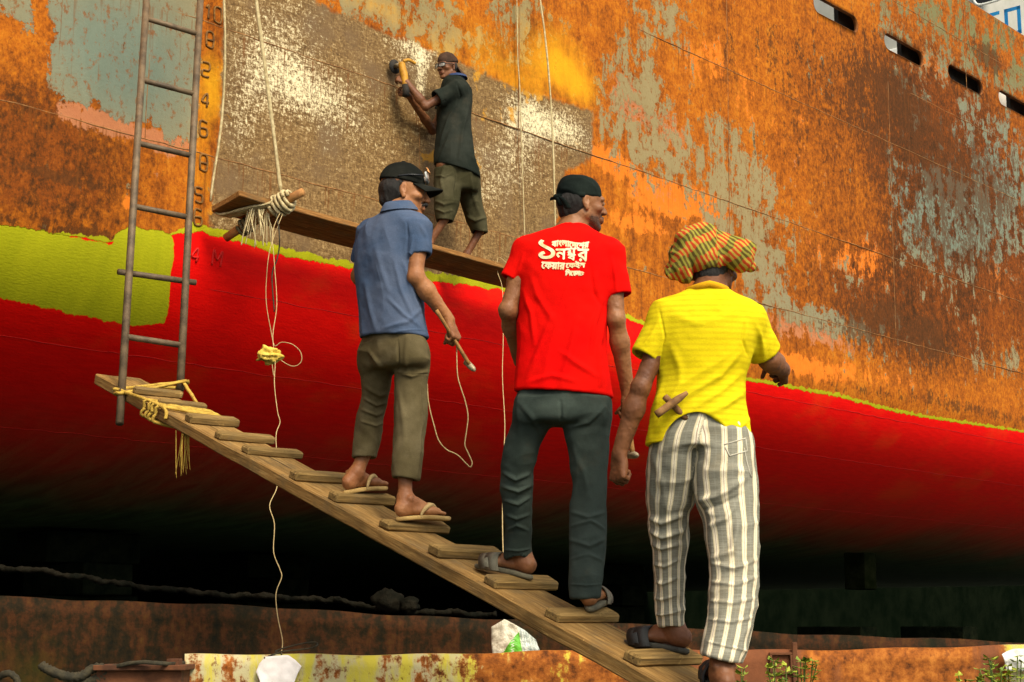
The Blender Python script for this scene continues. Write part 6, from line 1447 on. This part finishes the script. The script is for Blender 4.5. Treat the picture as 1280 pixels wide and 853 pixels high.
    def plaid(n, c, o):
        q = n.attr('cloth', True); s_ = n.sep(q); wob = n.op('MULTIPLY', n.noise(o, 16, 3), 1.3)
        a, b = n.op('FRACT', n.op('ADD', n.op('MULTIPLY', s_[0], 58), wob)), n.op('FRACT', n.op('ADD', n.op('MULTIPLY', s_[1], 15), wob))
        w1 = n.mr(n.op('ABSOLUTE', n.op('SUBTRACT', a, .5)), .20, .28); w2 = n.mr(n.op('ABSOLUTE', n.op('SUBTRACT', b, .5)), .24, .30)
        c = n.mix(w1, (.44, .30, .045, 1), (.44, .050, .016, 1)); g = n.mix(w1, (.25, .25, .04, 1), (.050, .075, .018, 1)); return n.mix(n.op('MULTIPLY', w2, .85), c, g)
    tm = cloth_mat('checked_gamcha', (.5, .3, .1, 1), (.5, .3, .1, 1), 420, .45, col=plaid); to, TV, TQ = garment('head_cloth', f, tm, root, wr)
    L_ = TV - V3(at(888, 320, Y)); ang = np.where(L_[:, 0] > .02, .75, -.55); along = L_[:, 0] * np.cos(ang) - L_[:, 2] * np.sin(ang) ; acr = L_[:, 0] * np.sin(ang) + L_[:, 2] * np.cos(ang)
    fattr(to, 'cloth', np.stack([np.where(L_[:, 0] > .02, acr, along), np.where(L_[:, 0] > .02, along, acr), 0 * ang], 1), 'FLOAT_VECTOR')
    sandal('sandal', WL, soleC, strC, root, 1.0, 'slide'); sandal('sandal', WR, soleC, strC, root, 1.0, 'slide')
    # tools
    tl_ = empty('hammer', tuple(at(842, 508, Y - .13)), label='small worn brown hammer tucked into the back of the striped trousers', cat='hammer')
    m = MB(); a, b = at(831, 496, Y - .135), at(858, 524, Y - .10); m.tube([a.lerp(b, k / 6) for k in range(7)], .012, 10); m.build('handle', ham_w2, tl_)
    a, b = at(820.5, 518.5, Y - .165), at(859, 491, Y - .155); m = MB(); m.tube([a.lerp(b, k / 8) for k in range(9)], .0145, 10, rfun=lambda t: 1.0 if t < .7 else 1.0 - (t - .7) * 1.6); m.build('hammer_head', ham_w2, tl_)
man_yellow()

# ------------------------------------------------------------------ man on the staging
def man_staging():
    fl, fr = V3(stage_pt(556, .62, .004)), V3(stage_pt(604, .66, .004)); Y = float((fl[1] + fr[1]) / 2); k = Y / 2000
    root = empty('person', tuple((fl + fr) / 2), label='barefoot man in dark shirt and backward cap grinding the hull from the hanging staging', cat='person')
    hd = Head(at(559, 84, Y + .0), R(-138), R(-8), R(0), .93)
    J = dict(neck=at(570, 104, Y), shl=at(570, 112, Y - .14), shr=at(566, 114, Y + .15), ell=at(532, 133, Y - .20), elr=at(541, 163, Y + .20), hipl=at(557, 208, Y - .05), hipr=at(582, 212, Y + .06), knl=at(556, 245, Y - .08), knr=at(594, 262, Y + .03))
    hh = at_hull(498, 96, .10); wl = at(508, 103, hh.y - .06); wr_ = at(511, 120, hh.y + .02)
    RL = lrows([(212, 543, 574, .11), (230, 543, 575, .11), (248, 543.5, 574, .10), (262, 544, 571, .092), (277, 545.5, 566, .082)], Y - .04, fl[1], -.02)
    RR = lrows([(212, 570, 599, .11), (232, 571, 600, .11), (250, 575, 602, .10), (268, 581, 606, .092), (292, 591, 610, .080)], Y + .05, fr[1], .0)
    lo, hi = bounds(list(J.values()) + [fl, fr, wl, wr_, hh, hd.w((0, 0, .14))], .12); f = SDF(lo - (.08, .1, 0), hi + (0, .1, 0), max(HRES, .0045))
    hd.build(f); f.cone(hd.w((0, -.022, -.05)), J['neck'], .050, .056, .02); f.cone(J['neck'], at(569, 120, Y), .056, .08, .03); f.cone(at(568, 125, Y), at(567, 190, Y), .09, .085, .03)
    f.cone(J['neck'], J['shl'], .04, .04, .03); f.cone(J['neck'], J['shr'], .04, .04, .03)
    arm(f, J['shl'], J['ell'], wl, (.046, .039, .036, .035, .025)); arm(f, J['shr'], J['elr'], wr_, (.046, .039, .036, .035, .025))
    hand(f, wl, (-.75, .2, .45), (-.1, .85, -.4), -1 if 0 else 1, (.8, .85, .9, .95), (.6, .4), .95); hand(f, wr_, (-.75, .3, .3), (.1, -.6, .7), -1, (.9, .95, 1., 1.0), (.6, .4), .95)
    WL, ML = foot(f, fl, (-.75, .35, -.02), -1, .95, ankle=V3(fl) + (.015, 0, .10), shin=at(556, 274, fl[1] - .01)); WR, MR = foot(f, fr, (-.55, .45, -.02), 1, .95, ankle=V3(fr) + (.015, 0, .10), shin=at(600.5, 288, fr[1]))
    hidden_legs(f, RL, at(556, 274, fl[1] - .01)); hidden_legs(f, RR, at(600.5, 288, fr[1]))
    f.cone(J['hipl'], J['hipr'], .08, .08, .03); finish_body('body', f, hd, skinC, root, beard=.25, brow=1.0); eyes(hd, root, EYE)
    f = SDF(*bounds([at(540, 92, Y - .25), at(605, 228, Y + .25)], .05), max(HRES, .0045))
    f.rows(prows([(97, 563, 581, Y, .07), (102, 557, 586, Y, .11), (109, 553, 589.5, Y, .15), (120, 550, 591, Y, .17), (140, 547, 590, Y, .165), (160, 545.5, 590, Y, .155), (182, 544, 592, Y, .155), (200, 543, 597, Y, .16), (214, 542.5, 601, Y, .165)]), .02, capk=.01, e=2.2, slope=(-.30, 0))
    o1 = sleeve(f, at(571, 112, Y - .13), at(545.5, 124, Y - .19), .072, .070, .04, .007, .08); o2 = sleeve(f, at(566, 114, Y + .14), at(552, 140, Y + .19), .068, .064, .04, .007); o1(); o2()
    a_ = prow(214, 547, 597, Y, .15); f.rows([(a_[0] - .03,) + a_[1:], prow(200, 549, 592, Y, .14)], .004, 's', .006, 2.2, (-.30, 0))
    n_ = V3(at(571, 95, Y)); f.ell(n_ + (.0, 0, .0), (.066, .06, .05), None, .006, 's')
    L = [(((572, 128), (560, 150), (550, 180)), .014, .010), (((586, 130), (578, 165), (574, 200)), .014, .010), (((566, 160), (556, 185), (548, 200)), .014, .009), (((588, 170), (590, 195), (596, 212)), .014, .010), (((572, 110), (576, 122), (572, 132)), .008, -.007), (((560, 108), (552, 116), (548, 124)), .010, .006)]
    wr = lambda V, N_: fold_lines(V, N_, L, Y - .14) + .005 * fold_noise(V, (.3, 0, 1), 8, 3, 54) + .002 * vnoise(V * 28)
    dk_ = cloth_mat('faded_black_cotton', (.012, .016, .012, 1), (.030, .034, .026, 1), 420, .4, dirt=((.07, .06, .04, 1), .3)); garment('shirt', f, dk_, root, wr)
    polo_collar('collar', at(571, 97.5, Y), 0, .068, .064, .022, mat_var('blue_collar', (.012, .030, .09, 1), (.03, .05, .12, 1), 20), root, .5)
    f = SDF(*bounds([at(540, 196, Y - .25), at(614, 298, Y + .25)], .05), max(HRES, .0045))
    f.rows(prows([(196, 546, 592, Y, .13), (212, 543.5, 598, Y, .14), (228, 543, 599, Y, .14), (240, 546, 597, Y, .13)]), .03, e=2.2, capk=.03)
    c1 = leg(f, RL, -.05, .03)
    c2 = leg(f, RR, .06, .03); c1(); c2()
    L = [(((546, 222), (556, 226), (566, 219)), .010, .009), (((545, 255), (556, 262), (568, 258)), .012, .010), (((546, 266), (556, 272), (566, 268)), .010, .009), (((572, 215), (570, 240), (572, 255)), .012, -.012), (((582, 262), (594, 270), (605, 265)), .012, .010), (((588, 280), (598, 284), (608, 280)), .010, .008), (((556, 205), (552, 230), (556, 250)), .014, .007), (((588, 215), (590, 240), (598, 262)), .014, .008)]
    wr = lambda V, N_: fold_lines(V, N_, L, Y - .1) + .005 * fold_noise(V, (.8, 0, .4), 10, 2.4, 64) + .003 * fold_noise(V, (0, 0, 1), 8, 3, 68)
    garment('trousers', f, cloth_mat('khaki_green_drill', (.036, .033, .015, 1), (.070, .062, .032, 1), 400, .4, dirt=((.13, .11, .06, 1), .3)), root, wr)
    cap_mesh(hd, root, cloth_mat('brown_cap_cloth', (.045, .024, .016, 1), (.085, .05, .034, 1), 460, .4, dirt=((.02, .014, .01, 1), .5)), True, .088, .055, .034)
    f = SDF(*bounds([hd.c], .2), .004); hd.ell(f, (0, -.034, .0), (.074, .076, .07), .01)
    for q in (-1, 1): hd.ell(f, (q * .076, -.012, -.004), (.018, .017, .034), .004, 's')
    f.apply(head_cut(hd, lambda l: -(l[1] - .0)), f.lo, f.lo + f.h * f.n, .004, 's'); garment('hair', f, hair_m, root, lambda V, N_: .002 * vnoise(V * 90))
    # safety spectacles
    gm = N('clear_lens'); gm.base((.55, .55, .50, 1)); gm.rough(.12); gm.b.inputs['Alpha'].default_value = .5; frm = mat_var('spectacle_frame', (.02, .018, .015, 1), (.04, .035, .03, 1), 20, .4)
    for q in (-1, 1):
        m = MB(); n = 16; ring = []
        for d in (0, 1):
            for i in range(n):
                a = 2 * math.pi * i / n; u, v = math.copysign(abs(math.cos(a)) ** .6, math.cos(a)), math.copysign(abs(math.sin(a)) ** .6, math.sin(a)); x = q * .034 + .029 * u; p = hd.w((x, .116 - 6 * x * x - d * .003, .004 + .019 * v)); m.v.append(p)
                if not d: ring.append(p)
        m.f += [tuple(range(n)), tuple(range(n, 2 * n))[::-1]] + [(i, n + i, n + (i + 1) % n, (i + 1) % n) for i in range(n)]; m.build('lens', gm.m, root)
        m = MB(); m.tube(ring + ring[:2], .0032, 6); m.tube([hd.w((q * .063, .095, .010)), hd.w((q * .074, .05, .010)), hd.w((q * .082, -.01, .008))], .003, 6); m.build('spectacle_frame', frm, root)
    # grinder held against the plating
    gr = empty('angle_grinder', tuple(hh), label='yellow angle grinder pressed on the hull by the man on the staging', cat='grinder')
    ym = mat_var('yellow_tool_case', (.34, .15, .01, 1), (.52, .26, .02, 1), 20, .6, .2, 60); hx = Vector(HN)
    c0 = at_hull(500, 90, .12); ax = (Vector(wl) - c0).normalized(); up = Vector((0, 0, 1))
    m = MB(); m.tube(catmull([c0 + up * .07 + hx * .02, c0 + up * .02 + hx * .03, c0 - up * .04 + hx * .05, c0 - up * .10 + hx * .06, c0 - up * .14 + hx * .07], 5), .031, 14, rfun=lambda t: 1.05 - .3 * abs(t - .4)); m.build('grinder_body', ym, gr)
    m = MB(); m.tube([c0 - up * .13 + hx * .068, c0 - up * .19 + hx * .075, c0 - up * .23 + hx * .075], .030, 12); m.build('grip', dark_m, gr)
    m = MB(); m.tube([c0 + up * .06 + hx * .02, c0 + up * .06 - hx * .055], .022, 12); m.build('gear_head', ham_s, gr)
    m = MB(); m.tube([c0 + up * .06 - hx * .06, c0 + up * .06 - hx * .068], .062, 24); m.build('grinding_disc', dark_m, gr)
    m = MB(); m.tube(catmull([c0 + up * .08 + hx * .04 - HD * .0, c0 + up * .10 + hx * .06 + HD * .04, c0 + up * .08 + hx * .08 + HD * .10], 5), .014, 10); m.build('side_handle', ym, gr)
man_staging()
